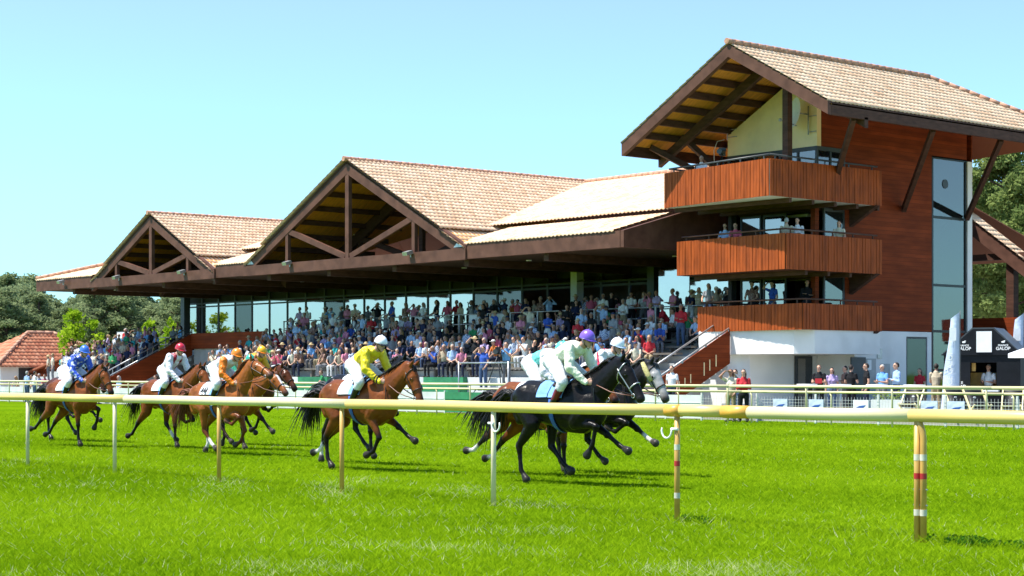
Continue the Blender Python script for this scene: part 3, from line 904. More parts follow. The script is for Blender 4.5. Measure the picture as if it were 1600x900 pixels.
for z in (11.95, 12.55):
    for k in range(5): mb.tube([(XA - .35 + .14 * k, YA - .3, z - .25), (XA - .35 + .14 * k, YA - .3, z + .25)], .014, 5)
    mb.tube([(XA - .38, YA - .3, z), (XA + .28, YA - .3, z)], .018, 5); mb.tube([(XA + .1, YA - .3, z), (XA + .1, YA, z)], .02, 5)
mb.tube([(XA + .12, YA - .15, 11.0), (XA + .12, YA - .15, 12.9)], .024, 6)
for z in (11.1, 11.4): mb.tube([(XA + .12, YA - .12, z), (XA + .6, YA - .12, z)], .018, 5)
mb.build("aerial", M["metal"], tower)
mb = T(); mb.tube([(XA - .35, YA - .4, 9.9), (XA - .38, YA - .4, 10.6), (XA - .2, YA - .4, 10.95), (XA + .1, YA - .3, 11.0)], .016, 6); mb.build("cable_loop", M["white"], tower)

# ------------------------------------------------------------------ low wing right of the tower
wg_off = Vector((-44, 74, 0))
wing = empty("side_building", wg_off, 0, "low brown building with a sloping tiled roof and open terrace right of the tower", "building")
def W_(): return SMB(wg_off)
def wz(x): return 8.94 - .72 * (x + 50.5)
mb = W_(); mb.prism([(-56, 72, wz(-56)), (-41.5, 72, wz(-41.5)), (-41.5, 72, wz(-41.5) - .75), (-56, 72, wz(-56) - .75)], (0, .25, 0)); mb.build("barge_board", M["beam_light"], wing)
tiles("roof", M["tile"], wing, Vector((-41.3, 71.9, wz(-41.3) + .05)) - wg_off, (0, 1, 0), Vector((-1, 0, .72)), .9, 17)
mb = W_(); mb.prism([(-56, 72.3, wz(-56) - .2), (-41.5, 72.3, wz(-41.5) - .2), (-41.5, 73.2, wz(-41.5) - .2), (-56, 73.2, wz(-56) - .2)], (0, 0, .08)); mb.build("roof_boards", M["soffit"], wing)
mb = W_(); mb.box((-56, 72.2, 6.9), (-44, 72.5, 7.2)); mb.build("tie_beam", M["beam"], wing)
for px in (1583,):
    p = at_y(px, 72.4); mb = W_(); mb.box((p.x - .2, 72.2, .1), (p.x + .2, 72.6, 7.4)); mb.build("column", M["beam"], wing)
mb = W_(); mb.box((-56, 72.1, 3.15), (-38, 72.2, 4.2)); mb.build("parapet", M["wall_wood"], wing)
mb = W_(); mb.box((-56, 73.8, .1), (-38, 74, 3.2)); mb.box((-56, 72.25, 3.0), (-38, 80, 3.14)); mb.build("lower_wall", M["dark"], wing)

# ------------------------------------------------------------------ hipped house far left
hp = at(64, 130)
house = empty("tiled_house", hp, R(90), "small pale house with a red hipped tile roof at far left of the track", "house")
def hx(a, b, h): return Vector((a, b, h))
hw_, hd_, ez, rz_ = 5.4, 4.4, 2.1, 4.5
mb = MB(); mb.box((-hw_ + .6, -hd_ + .6, 0), (hw_ - .6, hd_ - .6, ez)); mb.build("wall", M["white_wall"], house)
f_ = tiles("roof", M["tile_red"], house, (-hw_, -hd_, ez), (1, 0, 0), Vector((0, hd_, rz_ - ez)), 2 * hw_, math.hypot(hd_, rz_ - ez), keep=lambda c: abs(c[0]) < hw_ - (c[1] + hd_) * .95, pitch=.3, row=.5)
tiles("roof", M["tile_red"], house, (-hw_, -hd_, ez), (0, 1, 0), Vector((hd_, 0, rz_ - ez)), 2 * hd_, math.hypot(hd_, rz_ - ez), keep=lambda c: abs(c[1]) < hd_ - (hw_ + c[0]) * .95, pitch=.3, row=.5)
mb = MB(); mb.prism([(hw_, -hd_, ez), (hw_, hd_, ez), (hw_ - hd_, 0, rz_)], (-.03, 0, 0)); mb.prism([(-hw_, hd_, ez), (hw_, hd_, ez), (hw_ - hd_, 0, rz_), (-hw_ + hd_, 0, rz_)], (0, -.03, 0)); mb.build("back_roof", M["tile_red"], house)
for s in (1,): ridge_cap((hw_, -hd_, ez + .05), (hw_ - hd_, 0, rz_ + .05), f_, .14, .6)
ridge_cap((-hw_, -hd_, ez + .05), (-hw_ + hd_, 0, rz_ + .05), f_, .14, .6); ridge_cap((-hw_ + hd_, 0, rz_ + .05), (hw_ - hd_, 0, rz_ + .05), f_, .14, .6)
for x in (-3.5, -1.2, 2): 
    mb = MB(); mb.box((x, -hd_ + .56, .9), (x + 1.4, -hd_ + .61, 2.0)); mb.build("window", M["darkgrey"], house)
# brown shed roof beside it
sp = at(78, 124)
shed = empty("brown_shed", sp, R(8), "brown timber shed with a pale sloping roof beside the red roofed house", "shed")
mb = MB(); mb.box((-2.2, 0, 0), (4.6, 5, 1.9)); mb.build("wall", M["wall_wood"], shed)
mb = MB(); mb.prism([(-2.6, -.3, 1.55), (5.2, -.3, 3.5), (5.2, 5.3, 3.5), (-2.6, 5.3, 1.55)], (0, 0, .12)); mb.build("roof", M["tile_red"], shed)
mb = MB(); mb.prism([(-2.2, 0, 1.6), (4.6, 0, 1.6), (4.6, 0, 3.3)], (0, .05, 0)); mb.build("gable", M["wall_wood"], shed)
# ------------------------------------------------------------------ near running rail
M["rail"] = mat("cream_yellow_rail", (0.72, 0.53, 0.16), 0.4, 0.06, 1.4, stretch=(1, 1, 1), spec=.5, dirt=((0.55, 0.42, 0.14), 0.8, 0.45))
M["rail_pale"] = mat("faded_cream_rail", (0.74, 0.64, 0.34), 0.4, 0.05, 1.2, dirt=((0.6, 0.5, 0.24), 1.1, 0.4))
M["sleeve"] = mat("ochre_rail_sleeve", (0.68, 0.36, 0.05), 0.4, 0.1, 4)
M["ochre"] = mat("ochre_post", (0.58, 0.33, 0.07), 0.45, 0.12, 5, dirt=((0.36, 0.30, 0.14), 2.2, 0.5))
M["cream_post"] = mat("cream_post", (0.66, 0.58, 0.36), 0.45, 0.1, 5, dirt=((0.4, 0.37, 0.25), 2.2, 0.5))
M["faded_white"] = mat("faded_white_tape", (0.62, 0.58, 0.46), 0.5, 0.12, 9)
M["red_band"] = mat("red_tape", (0.42, 0.015, 0.02), 0.4, 0.1, 8)
YR, ZR, RR = 14.2, 1.2, 0.064
roff = Vector((-20, YR, 0))
rail = empty("running_rail", roff, 0, "cream yellow running rail on thin posts in front of the horses", "rail")
def RB(): return SMB(roff)
def rail_x(px): return at_y(px, YR).x
cuts = [-62, -46, rail_x(-60), rail_x(198), rail_x(545), rail_x(1044), rail_x(1132), rail_x(1172), rail_x(1425), rail_x(1760), -2.6, 3.0]
kinds = [0, 0, 0, 1, 0, 0, 1, 1, 0, 0, 0]
rnd = random.Random(4)
for i in range(len(cuts) - 1):
    a, b = cuts[i], cuts[i + 1]
    n = max(2, int(abs(b - a) / 1.5))
    pts = [(a + (b - a) * k / n, YR, ZR + .004 * math.sin(1.7 * (a + (b - a) * k / n))) for k in range(n + 1)]
    mb = RB(); mb.tube(pts, RR, 20); mb.build("rail_tube", M["rail_pale"] if kinds[i] else M["rail"], rail)
for px0, px1, k in ((1044, 1066, "sleeve"), (1132, 1172, "sleeve")):
    a, b = rail_x(px0), rail_x(px1)
    mb = RB(); mb.tube([(a, YR, ZR), (b, YR, ZR)], RR + .004, 20); mb.build("joint_sleeve", M[k], rail)
posts = [(-400, "cream_post", 0), (-180, "cream_post", 0), (-70, "cream_post", 0), (44, "cream_post", 0), (180, "cream_post", 0), (343, "ochre", 0), (535, "ochre", 0), (772, "cream_post", 1), (1059, "ochre", 1), (1437, "ochre", 2), (1900, "ochre", 0), (2560, "ochre", 0), (3600, "ochre", 0)]
for px, k, extra in posts:
    x = rail_x(px)
    def leg(dx, bend):
        mb = RB(); r = .031
        top = ZR - RR + .015
        if bend: mb.tube([(x + dx, YR, -.1), (x + dx, YR, .75), (x + dx, YR, .98), (x + dx - .012, YR, 1.05), (x + dx - .03, YR, 1.1), (x + dx - .055, YR, top + .01)], r, 14)
        else: mb.tube([(x + dx, YR, -.1), (x + dx, YR, .6), (x + dx, YR, top)], r, 14)
        return mb
    legs = [(-.02, 0), (.052, 1)] if extra == 2 else [(0, 0)]
    for dx, bend in legs:
        p = leg(dx, bend).build("post", M[k], rail)
        if px >= 1059 and px < 1500:
            mb = RB(); mb.tube([(x + dx, YR, .60), (x + dx, YR, .655)], .0328, 20, smooth=False); mb.build("red_band", M["red_band"], p)
            for z in (.25, .775):
                mb = RB(); mb.tube([(x + dx, YR, z), (x + dx, YR, z + .06)], .0325, 20, smooth=False); mb.build("white_band", M["faded_white"], p)
        if extra == 2:
            for z in (.35, .5):
                mb = RB(); mb.tube([(x + dx - .04, YR - .0, z), (x + dx + .045, YR, z)], .008, 6); mb.build("bolt", M["metal"], p)
    if extra == 1:
        mb = RB()
        c = Vector((x - .02, YR - .06, .93))
        side = 1 if px == 772 else -1
        pts = [Vector((x + .04 * side, YR - .035, 1.01))]
        for a in np.linspace(0, 200, 10):
            pts.append(Vector((x + side * (.03 + .075 - .075 * math.cos(R(a))), YR - .055, .985 - .085 * math.sin(R(a)))))
        mb.tube(pts, [.011] * (len(pts) - 1) + [.006], 8)
        mb.tube([(x - .05 * side, YR - .04, 1.0), (x + .05 * side, YR - .04, 1.0)], .015, 8)
        mb.build("hook", M["white"], rail)

# ------------------------------------------------------------------ far rail across the track
M["far_rail"] = mat("pale_far_rail", (0.66, 0.58, 0.33), 0.45, 0.08, 1.0, dirt=((0.5, 0.46, 0.3), .8, .4))
foff = Vector((-60, 43.9, 0))
frail = empty("far_rail", foff, 0, "far cream rail with twin tubes along the stand side of the track", "rail")
def FB(): return SMB(foff)
xs = np.arange(-150, -20, 10)
for a in xs:
    mb = FB(); mb.tube([(a, 43.9, 1.2), (a + 10, 43.9, 1.2)], .05, 10); mb.build("rail_tube", M["far_rail"], frail)
    mb = FB(); mb.tube([(a, 44.5, 1.02), (a + 10, 44.5, 1.02)], .038, 8); mb.build("lower_tube", M["far_rail"], frail)
for x in np.arange(-149, -21, 3.3):
    mb = FB(); mb.tube([(x, 43.9, -.05), (x, 43.9, 1.0), (x - .02, 43.9, 1.17)], .03, 8); mb.build("post", M["far_rail"], frail)
    mb = FB(); mb.tube([(x + .5, 44.5, -.05), (x + .5, 44.5, .9), (x + .45, 44.5, 1.0)], .026, 8); mb.build("post", M["far_rail"], frail)

# ------------------------------------------------------------------ low wire fence and boarding behind the far rail
M["wire"] = mat("white_wire", (0.62, 0.63, 0.60), 0.5, 0.1, 4)
wf = Vector((-38, 45.4, 0))
fence = empty("wire_fence", wf, 0, "low white wire mesh fence behind the far rail in front of the tower", "fence")
fx0, fx1 = at_y(1096, 45.4).x, at_y(1760, 45.4).x
mb = SMB(wf)
for z in np.arange(.06, .86, .1): mb.beam((fx0, 45.4, z), (fx1, 45.4, z), .008, .008)
for x in np.arange(fx0, fx1, .12): mb.beam((x, 45.4, .04), (x, 45.4, .86), .007, .007)
mb.build("wire_mesh", M["wire"], fence)
for x in np.arange(fx0, fx1, 2.5):
    mb = SMB(wf); mb.box((x - .03, 45.42, 0), (x + .03, 45.48, .95)); mb.build("fence_post", M["wire"], fence)
bf = Vector((-75, 46.0, 0))
board = empty("boarded_fence", bf, 0, "pale panelled boarding behind the far rail under the stand", "fence")
b1 = at_y(1096, 46).x
for i, x in enumerate(np.arange(-140, b1 - .1, 2.5)):
    px = 800 + 2832 * (.653 * x + .757 * 46) / (-.757 * x + .653 * 46)
    mb = SMB(bf); mb.box((x + .03, 46.0, .05), (min(x + 2.47, b1), 46.04, .86))
    for z in (.3, .58): mb.box((x + .03, 45.985, z), (min(x + 2.47, b1), 46.0, z + .02))
    mb.build("panel", M["white_paint"] if not (680 < px < 745 or 480 < px < 520) else M["green_seat"], board)
    mb = SMB(bf); mb.box((x - .03, 46.0, 0), (x + .03, 46.06, .92)); mb.build("fence_post", M["wire"], board)
# ------------------------------------------------------------------ organic bodies: tapered limbs fused into one continuous skin
class Bone:
    __slots__ = ("p0", "p1", "r0", "r1", "side", "tag", "c0", "c1")
    def __init__(s, p0, p1, r0, r1, tag=0, side=(0, 1, 0), c0=None, c1=None):
        s.p0, s.p1 = Vector(p0), Vector(p1)
        s.r0 = r0 if isinstance(r0, tuple) else (r0, r0)
        s.r1 = r1 if isinstance(r1, tuple) else (r1, r1)
        s.side = Vector(side); s.tag = tag; s.c0 = c0; s.c1 = c1 if c1 is not None else c0
    def frame(s):
        t = s.p1 - s.p0
        L = t.length
        t = t / L if L > 1e-6 else Vector((1, 0, 0))
        sd = s.side - t * s.side.dot(t)
        if sd.length < 1e-3: sd = Vector((0, 0, 1)) - t * t.z
        if sd.length < 1e-3: sd = Vector((1, 0, 0)) - t * t.x
        sd.normalize()
        return t, sd, t.cross(sd), L

def capsule(mb, b, seg=14, cap=4):
    t, s, u, L = b.frame()
    rings = []
    m0 = min(b.r0); m1 = min(b.r1)
    for k in range(cap):
        a = math.pi / 2 * (1 - (k + .35) / cap)
        rings.append((-m0 * math.sin(a), math.cos(a), 0))
    n = 4
    for k in range(n + 1): rings.append((L * k / n, 1, k / n))
    for k in range(cap):
        a = math.pi / 2 * ((k + .65) / cap)
        rings.append((L + m1 * math.sin(a), math.cos(a), 1))
    vs = []
    for off, sc, f in rings:
        ra = (b.r0[0] + (b.r1[0] - b.r0[0]) * f) * sc; rb = (b.r0[1] + (b.r1[1] - b.r0[1]) * f) * sc
        c = b.p0 + t * off
        for k in range(seg):
            a = 2 * math.pi * k / seg
            vs.append(c + s * (ra * math.cos(a)) + u * (rb * math.sin(a)))
    fs = []
    for i in range(len(rings) - 1):
        for k in range(seg): fs.append((i*seg+k, i*seg+(k+1) % seg, (i+1)*seg+(k+1) % seg, (i+1)*seg+k))
    fs.append(tuple(range(seg))[::-1]); o = (len(rings) - 1) * seg
    fs.append(tuple(o + k for k in range(seg)))
    mb.add(vs, fs)

def fuse(bones, voxel, smooth=4, factor=0.5):
    mb = MB()
    for b in bones: capsule(mb, b)
    me = bpy.data.meshes.new("tmp"); me.from_pydata(mb.v, [], mb.f); me.update()
    ob = bpy.data.objects.new("tmp", me); C.objects.link(ob)
    rm = ob.modifiers.new("r", 'REMESH'); rm.mode = 'VOXEL'; rm.voxel_size = voxel; rm.use_smooth_shade = True
    sm = ob.modifiers.new("s", 'SMOOTH'); sm.factor = factor; sm.iterations = smooth
    dg = bpy.context.evaluated_depsgraph_get(); dg.update()
    out = bpy.data.meshes.new_from_object(ob.evaluated_get(dg))
    bpy.data.objects.remove(ob); bpy.data.meshes.remove(me)
    return out

def bone_field(bones, co):
    """for each point: normalised distance to every bone, and the place along it"""
    Q = np.empty((len(bones), len(co))); T = np.empty_like(Q)
    for i, b in enumerate(bones):
        t, s, u, L = [np.array(x) if not isinstance(x, float) else x for x in b.frame()]
        d = co - np.array(b.p0)
        a = d @ t
        f = np.clip(a / max(L, 1e-6), 0, 1)
        ra = b.r0[0] + (b.r1[0] - b.r0[0]) * f; rb = b.r0[1] + (b.r1[1] - b.r0[1]) * f
        ex = np.where(a < 0, a, np.where(a > L, a - L, 0))
        Q[i] = np.sqrt(((d @ s) / ra) ** 2 + ((d @ u) / rb) ** 2 + (ex / np.minimum(ra, rb)) ** 2)
        T[i] = f
    return Q, T

def coords(me):
    co = np.empty(len(me.vertices) * 3); me.vertices.foreach_get("co", co); return co.reshape(-1, 3)

def tag_faces(me, bones, override=None):
    co = coords(me)
    Q, _ = bone_field(bones, co)
    tags = np.array([b.tag for b in bones])
    vt = tags[Q.argmin(0)]
    n = len(me.polygons)
    lv = np.empty(len(me.loops), np.int32); me.loops.foreach_get("vertex_index", lv)
    ls = np.empty(n, np.int32); me.polygons.foreach_get("loop_start", ls)
    ft = vt[lv[ls]]
    if override is not None:
        c = np.empty(n * 3); me.polygons.foreach_get("center", c); c = c.reshape(-1, 3)
        ft = override(c, ft)
    me.polygons.foreach_set("material_index", ft.astype(np.int32))
    me.polygons.foreach_set("use_smooth", [True] * n)

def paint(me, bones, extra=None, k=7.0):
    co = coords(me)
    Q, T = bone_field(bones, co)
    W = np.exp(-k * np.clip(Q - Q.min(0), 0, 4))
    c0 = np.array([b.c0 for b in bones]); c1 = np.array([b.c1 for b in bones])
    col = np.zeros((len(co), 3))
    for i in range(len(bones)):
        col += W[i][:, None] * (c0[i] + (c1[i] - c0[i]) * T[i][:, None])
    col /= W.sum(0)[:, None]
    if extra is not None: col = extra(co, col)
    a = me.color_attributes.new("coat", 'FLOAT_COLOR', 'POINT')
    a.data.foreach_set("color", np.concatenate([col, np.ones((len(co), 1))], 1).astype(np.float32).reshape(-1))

def bvh_of(me):
    return BVHTree.FromPolygons([v.co.copy() for v in me.vertices], [tuple(p.vertices) for p in me.polygons])

# ------------------------------------------------------------------ horses
def coat_mat(name="horse_coat"):
    m, nt, p = new_mat(name)
    N, L = nt.nodes, nt.links
    a = N.new("ShaderNodeAttribute"); a.attribute_name = "coat"
    tc = N.new("ShaderNodeTexCoord"); no = N.new("ShaderNodeTexNoise"); no.inputs["Scale"].default_value = 5; no.inputs["Detail"].default_value = 6
    L.new(tc.outputs["Object"], no.inputs["Vector"])
    r = N.new("ShaderNodeValToRGB"); r.color_ramp.elements[0].position = .35; r.color_ramp.elements[1].position = .68
    r.color_ramp.elements[0].color = (.72, .72, .72, 1); r.color_ramp.elements[1].color = (1.15, 1.12, 1.1, 1)
    L.new(no.outputs[0], r.inputs[0])
    mx = N.new("ShaderNodeMixRGB"); mx.blend_type = 'MULTIPLY'; mx.inputs[0].default_value = 1
    L.new(a.outputs["Color"], mx.inputs[1]); L.new(r.outputs[0], mx.inputs[2])
    L.new(mx.outputs[0], p.inputs["Base Color"])
    p.inputs["Roughness"].default_value = 0.3
    p.inputs["Specular IOR Level"].default_value = 0.13
    n2 = N.new("ShaderNodeTexNoise"); n2.inputs["Scale"].default_value = 11; n2.inputs["Detail"].default_value = 3
    L.new(tc.outputs["Object"], n2.inputs["Vector"])
    b = N.new("ShaderNodeBump"); b.inputs["Strength"].default_value = 0.35; b.inputs["Distance"].default_value = 0.03
    L.new(n2.outputs[0], b.inputs["Height"]); L.new(b.outputs[0], p.inputs["Normal"])
    return m
M["coat"] = coat_mat()
M["hair_black"] = mat("black_horsehair", (0.012, 0.010, 0.009), 0.45, 0.3, 20, spec=.3)
M["hair_brown"] = mat("chestnut_horsehair", (0.16, 0.05, 0.02), 0.5, 0.3, 20, spec=.3)
M["hair_grey"] = mat("dark_grey_horsehair", (0.05, 0.05, 0.05), 0.5, 0.3, 20, spec=.3)
M["leather"] = mat("dark_leather", (0.035, 0.016, 0.009), 0.4, 0.2, 15)
M["rein"] = mat("brown_leather_rein", (0.16, 0.055, 0.03), 0.45, 0.2, 15)
M["cloth_white"] = mat("white_saddle_cloth", (0.68, 0.68, 0.69), 0.8, 0.08, 8, bump=.3, bscale=14)
M["cloth_blue"] = mat("blue_saddle_cloth", (0.16, 0.34, 0.62), 0.8, 0.1, 8, bump=.3, bscale=14)
M["blue_strap"] = mat("blue_girth_strap", (0.02, 0.09, 0.36), 0.6, 0.15, 8)
M["fleece"] = mat("yellow_fleece", (0.62, 0.55, 0.22), 0.95, 0.15, 30, bump=.6, bscale=60)
M["eye"] = mat("dark_eye", (0.01, 0.006, 0.004), 0.08, 0.1, 8)

HIND = dict(plant=(36, -42, 6, 38), trail=(-12, -62, -54, -84), trail2=(-4, -54, -44, -74), under=(62, -2, 44, 58), fold=(50, -48, 10, -30), reach=(45, -8, 24, 40), push=(8, -42, -14, 0))
FORE = dict(plant=(4, 2, 28), reach=(64, 56, 66), fold=(78, -58, -112), fold2=(48, -76, -120), lift=(82, -14, -35), back=(-26, -34, 8), extend=(56, 50, 60), mid=(30, -30, -70))

def horse_bones(nh, fh, nf, ff, neck, head, col):
    """nh/fh near and far hind leg, nf/ff near and far foreleg as segment angles (degrees forward of straight down);
    neck and head angles above the horizontal; near side is -y"""
    B = []
    body, under, leg, muz = col["body"], col["under"], col["leg"], col["muzzle"]
    def add(p0, p1, r0, r1, a, b=None): B.append(Bone(p0, p1, r0, r1, 0, (0, 1, 0), a, b or a))
    # trunk
    add((-.74, 0, 1.24), (-.50, 0, 1.25), (.16, .19), (.25, .30), body)
    add((-.50, 0, 1.25), (-.15, 0, 1.22), (.255, .305), (.26, .31), body)
    add((-.15, 0, 1.22), (.22, 0, 1.16), (.26, .31), (.29, .365), body)
    add((.22, 0, 1.16), (.50, 0, 1.15), (.29, .365), (.25, .375), body)
    add((.50, 0, 1.15), (.72, 0, 1.17), (.25, .375), (.19, .29), body)
    add((-.25, 0, 1.04), (.30, 0, .93), (.19, .12), (.21, .13), under)  # belly: its own dark coat, deepened by shade painted into the colour
    add((.30, 0, 1.46), (.52, 0, 1.44), (.06, .09), (.08, .12), body)            # withers
    for s in (-1, 1):
        add((-.58, s * .12, 1.34), (-.40, s * .17, 1.08), (.13, .20), (.10, .17), body)     # quarters
        add((-.74, s * .09, 1.22), (-.60, s * .12, .98), (.085, .13), (.075, .12), body)
        add((.44, s * .13, 1.36), (.66, s * .16, 1.10), (.085, .16), (.09, .13), body)     # shoulder
    # neck
    na = R(neck)
    nd = Vector((math.cos(na), 0, math.sin(na)))
    base = Vector((.60, 0, 1.28)); mid = base + nd * .36; poll = base + nd * .74 + Vector((.02, 0, .02))
    add(base + Vector((-.08, 0, 0)), mid, (.15, .30), (.105, .215), body)
    add(mid, poll, (.105, .215), (.080, .135), body)
    add(base + Vector((-.10, 0, .16)), mid + Vector((-.03, 0, .12)), (.06, .10), (.045, .06), body)
    # head
    ha = R(head)
    hd = Vector((math.cos(ha), 0, math.sin(ha))) * 1.1; hu = Vector((-math.sin(ha), 0, math.cos(ha))) * 1.1
    P = poll + hd * .02
    f = col.get("face", body)
    add(P - hd * .03, P + hd * .16 + hu * .0, (.085, .12), (.097, .132), body, f)
    add(P + hd * .10 - hu * .045, P + hd * .24 - hu * .03, (.080, .118), (.072, .102), body, f)     # cheek
    add(P + hd * .16 + hu * .01, P + hd * .42 - hu * .0, (.090, .116), (.058, .076), f, f)
    add(P + hd * .42, P + hd * .54 - hu * .015, (.058, .076), (.060, .067), f, muz)
    add(P + hd * .50 - hu * .05, P + hd * .555 - hu * .055, (.038, .032), (.034, .028), muz)              # lower lip
    for s in (-1, 1):
        add(P + hd * .155 + hu * .055 + Vector((0, s * .068, 0)), P + hd * .20 + hu * .045 + Vector((0, s * .066, 0)), .03, .026, f)   # brow
        add(P + hd * .535 + hu * .01 + Vector((0, s * .035, 0)), P + hd * .57 - hu * .0 + Vector((0, s * .034, 0)), .026, .02, muz)    # nostril
        e0 = P - hd * .01 + hu * .09 + Vector((0, s * .05, 0))
        e1 = e0 + (hu * .95 - hd * .25).normalized() * .14 + Vector((0, s * .02, 0))
        add(e0, e0.lerp(e1, .5), (.026, .034), (.03, .032), body, body); add(e0.lerp(e1, .5), e1, (.03, .032), (.006, .008), body, leg)
    # legs
    feet = []
    def seg(p, ang, L): return p + Vector((math.sin(R(ang)) * L, 0, -math.cos(R(ang)) * L))
    def hind(s, A, sock):
        hip = Vector((-.52, s * .14, 1.16))
        st = seg(hip, A[0], .31) + Vector((0, s * .03, 0))
        hk = seg(st, A[1], .43) + Vector((0, -s * .02, 0))
        ft = seg(hk, A[2], .355)
        ps = seg(ft, A[3], .11)
        hf = ps + Vector((math.sin(R(A[3])), 0, -math.cos(R(A[3])))) * .07
        add(hip, st, (.13, .19), (.105, .135), body)
        add(st, st.lerp(hk, .45), (.10, .125), (.075, .088), body, body)
        add(st.lerp(hk, .45), hk, (.075, .088), (.043, .055), body, leg)
        bk = (hk - st).normalized(); perp = Vector((bk.z, 0, -bk.x))
        if perp.x > 0: perp = -perp
        add(st.lerp(hk, .72) + perp * .03, hk + perp * .045, (.018, .02), (.026, .026), leg)
        add(hk - Vector((0, 0, .0)), seg(hk, A[2], .10), (.048, .064), (.036, .045), leg)
        lo = col["white"] if sock else leg
        add(seg(hk, A[2], .10), seg(hk, A[2], .22), (.033, .041), (.028, .036), leg, leg)
        add(seg(hk, A[2], .22), ft, (.028, .036), (.033, .041), lo, lo)
        add(ft, ps, (.034, .04), (.030, .034), lo, lo)
        add(ps, hf, (.044, .048), (.060, .068), col["hoof"])
        feet.append(hf)
    def fore(s, A, sock):
        el = Vector((.47, s * .15, .96))
        kn = seg(el, A[0], .40) + Vector((0, -s * .01, 0))
        ft = seg(kn, A[1], .28)
        ps = seg(ft, A[2], .11)
        hf = ps + Vector((math.sin(R(A[2])), 0, -math.cos(R(A[2])))) * .07
        add(Vector((.58, s * .16, 1.08)), el, (.10, .16), (.09, .135), body)
        add(el, el.lerp(kn, .5), (.085, .12), (.060, .075), body)
        add(el.lerp(kn, .5), kn, (.058, .070), (.042, .047), body, leg)
        add(kn - Vector((0, 0, .01)), seg(kn, A[1], .05), (.052, .058), (.038, .044), leg)
        lo = col["white"] if sock else leg
        add(seg(kn, A[1], .05), seg(kn, A[1], .17), (.034, .04), (.027, .035), leg)
        add(seg(kn, A[1], .17), ft, (.027, .035), (.033, .040), lo)
        add(ft, ps, (.034, .039), (.030, .034), lo)
        add(ps, hf, (.044, .048), (.060, .066), col["hoof"])
        feet.append(hf)
    sk = col.get("socks", (0, 0, 0, 0))
    hind(-1, nh, sk[0]); hind(1, fh, sk[1]); fore(-1, nf, sk[2]); fore(1, ff, sk[3])
    info = dict(poll=poll, P=P, hd=hd, hu=hu, nd=nd, base=base, mid=mid, feet=feet)
    return B, info

def hair_strands(mb, roots, seed, n_seg=6):
    """roots: list of (start, list of way points, radius); thin tapered locks"""
    rnd = random.Random(seed)
    for pts, r in roots:
        mb.tube(pts, [r * (1 - .8 * i / (len(pts) - 1)) for i in range(len(pts))], 5, cap=False)

def wrap_strip(bvh, path, half, off, thick, name, m, parent, across=(1, 0, 0), ncross=5):
    """a strap or cloth laid on the skin: path gives (origin, direction) rays towards the body"""
    vs, fs = [], []
    rows = []
    for (o, d, w) in path:
        row = []
        for j in range(ncross):
            k = (j / (ncross - 1) - .5) * 2
            oo = Vector(o) + Vector(across) * (k * w)
            hit = bvh.ray_cast(oo, Vector(d))
            row.append((hit[0], hit[1]) if hit[0] is not None and .9 - hit[3] < .435 else None)
        rows.append(row)
    mb = MB()
    idx = {}
    for layer, h in ((0, off + thick), (1, off)):
        for i, row in enumerate(rows):
            for j, hv in enumerate(row):
                if hv is None: continue
                d = Vector(path[i][1])
                idx[(layer, i, j)] = len(mb.v)
                mb.v.append(tuple(hv[0] - d.normalized() * h))
    n, c = len(rows), ncross
    for i in range(n - 1):
        for j in range(c - 1):
            q = [(i, j), (i + 1, j), (i + 1, j + 1), (i, j + 1)]
            if all((0, *a) in idx for a in q):
                mb.f.append(tuple(idx[(0, *a)] for a in q)); mb.m.append(0); mb.smooth.append(True)
                mb.f.append(tuple(idx[(1, *a)] for a in q[::-1])); mb.m.append(0); mb.smooth.append(True)
    def edge(a, b):
        if all((l, *x) in idx for l in (0, 1) for x in (a, b)):
            mb.f.append((idx[(0, *a)], idx[(1, *a)], idx[(1, *b)], idx[(0, *b)])); mb.m.append(0); mb.smooth.append(False)
    for i in range(n - 1): edge((i, 0), (i + 1, 0)); edge((i, c - 1), (i + 1, c - 1))
    for j in range(c - 1): edge((0, j), (0, j + 1)); edge((n - 1, j), (n - 1, j + 1))
    if not mb.f: return None
    return mb.build(name, m, parent)

def text_mesh(name, s, size, m, parent, origin, right, up, extr=0.002, font_bold=True):
    cu = bpy.data.curves.new("t", 'FONT'); cu.body = s; cu.size = size; cu.align_x = 'CENTER'; cu.align_y = 'CENTER'; cu.extrude = extr; cu.offset = size * .02 if font_bold else 0
    ob = bpy.data.objects.new("t", cu); C.objects.link(ob)
    dg = bpy.context.evaluated_depsgraph_get(); dg.update()
    me = bpy.data.meshes.new_from_object(ob.evaluated_get(dg))
    bpy.data.objects.remove(ob); bpy.data.curves.remove(cu)
    r, u = Vector(right).normalized(), Vector(up).normalized(); n = r.cross(u)
    mx = Matrix((r, u, n)).transposed().to_4x4(); mx.translation = Vector(origin)
    me.transform(mx)
    me.materials.clear(); me.materials.append(m)
    return link_mesh(name, me, parent)

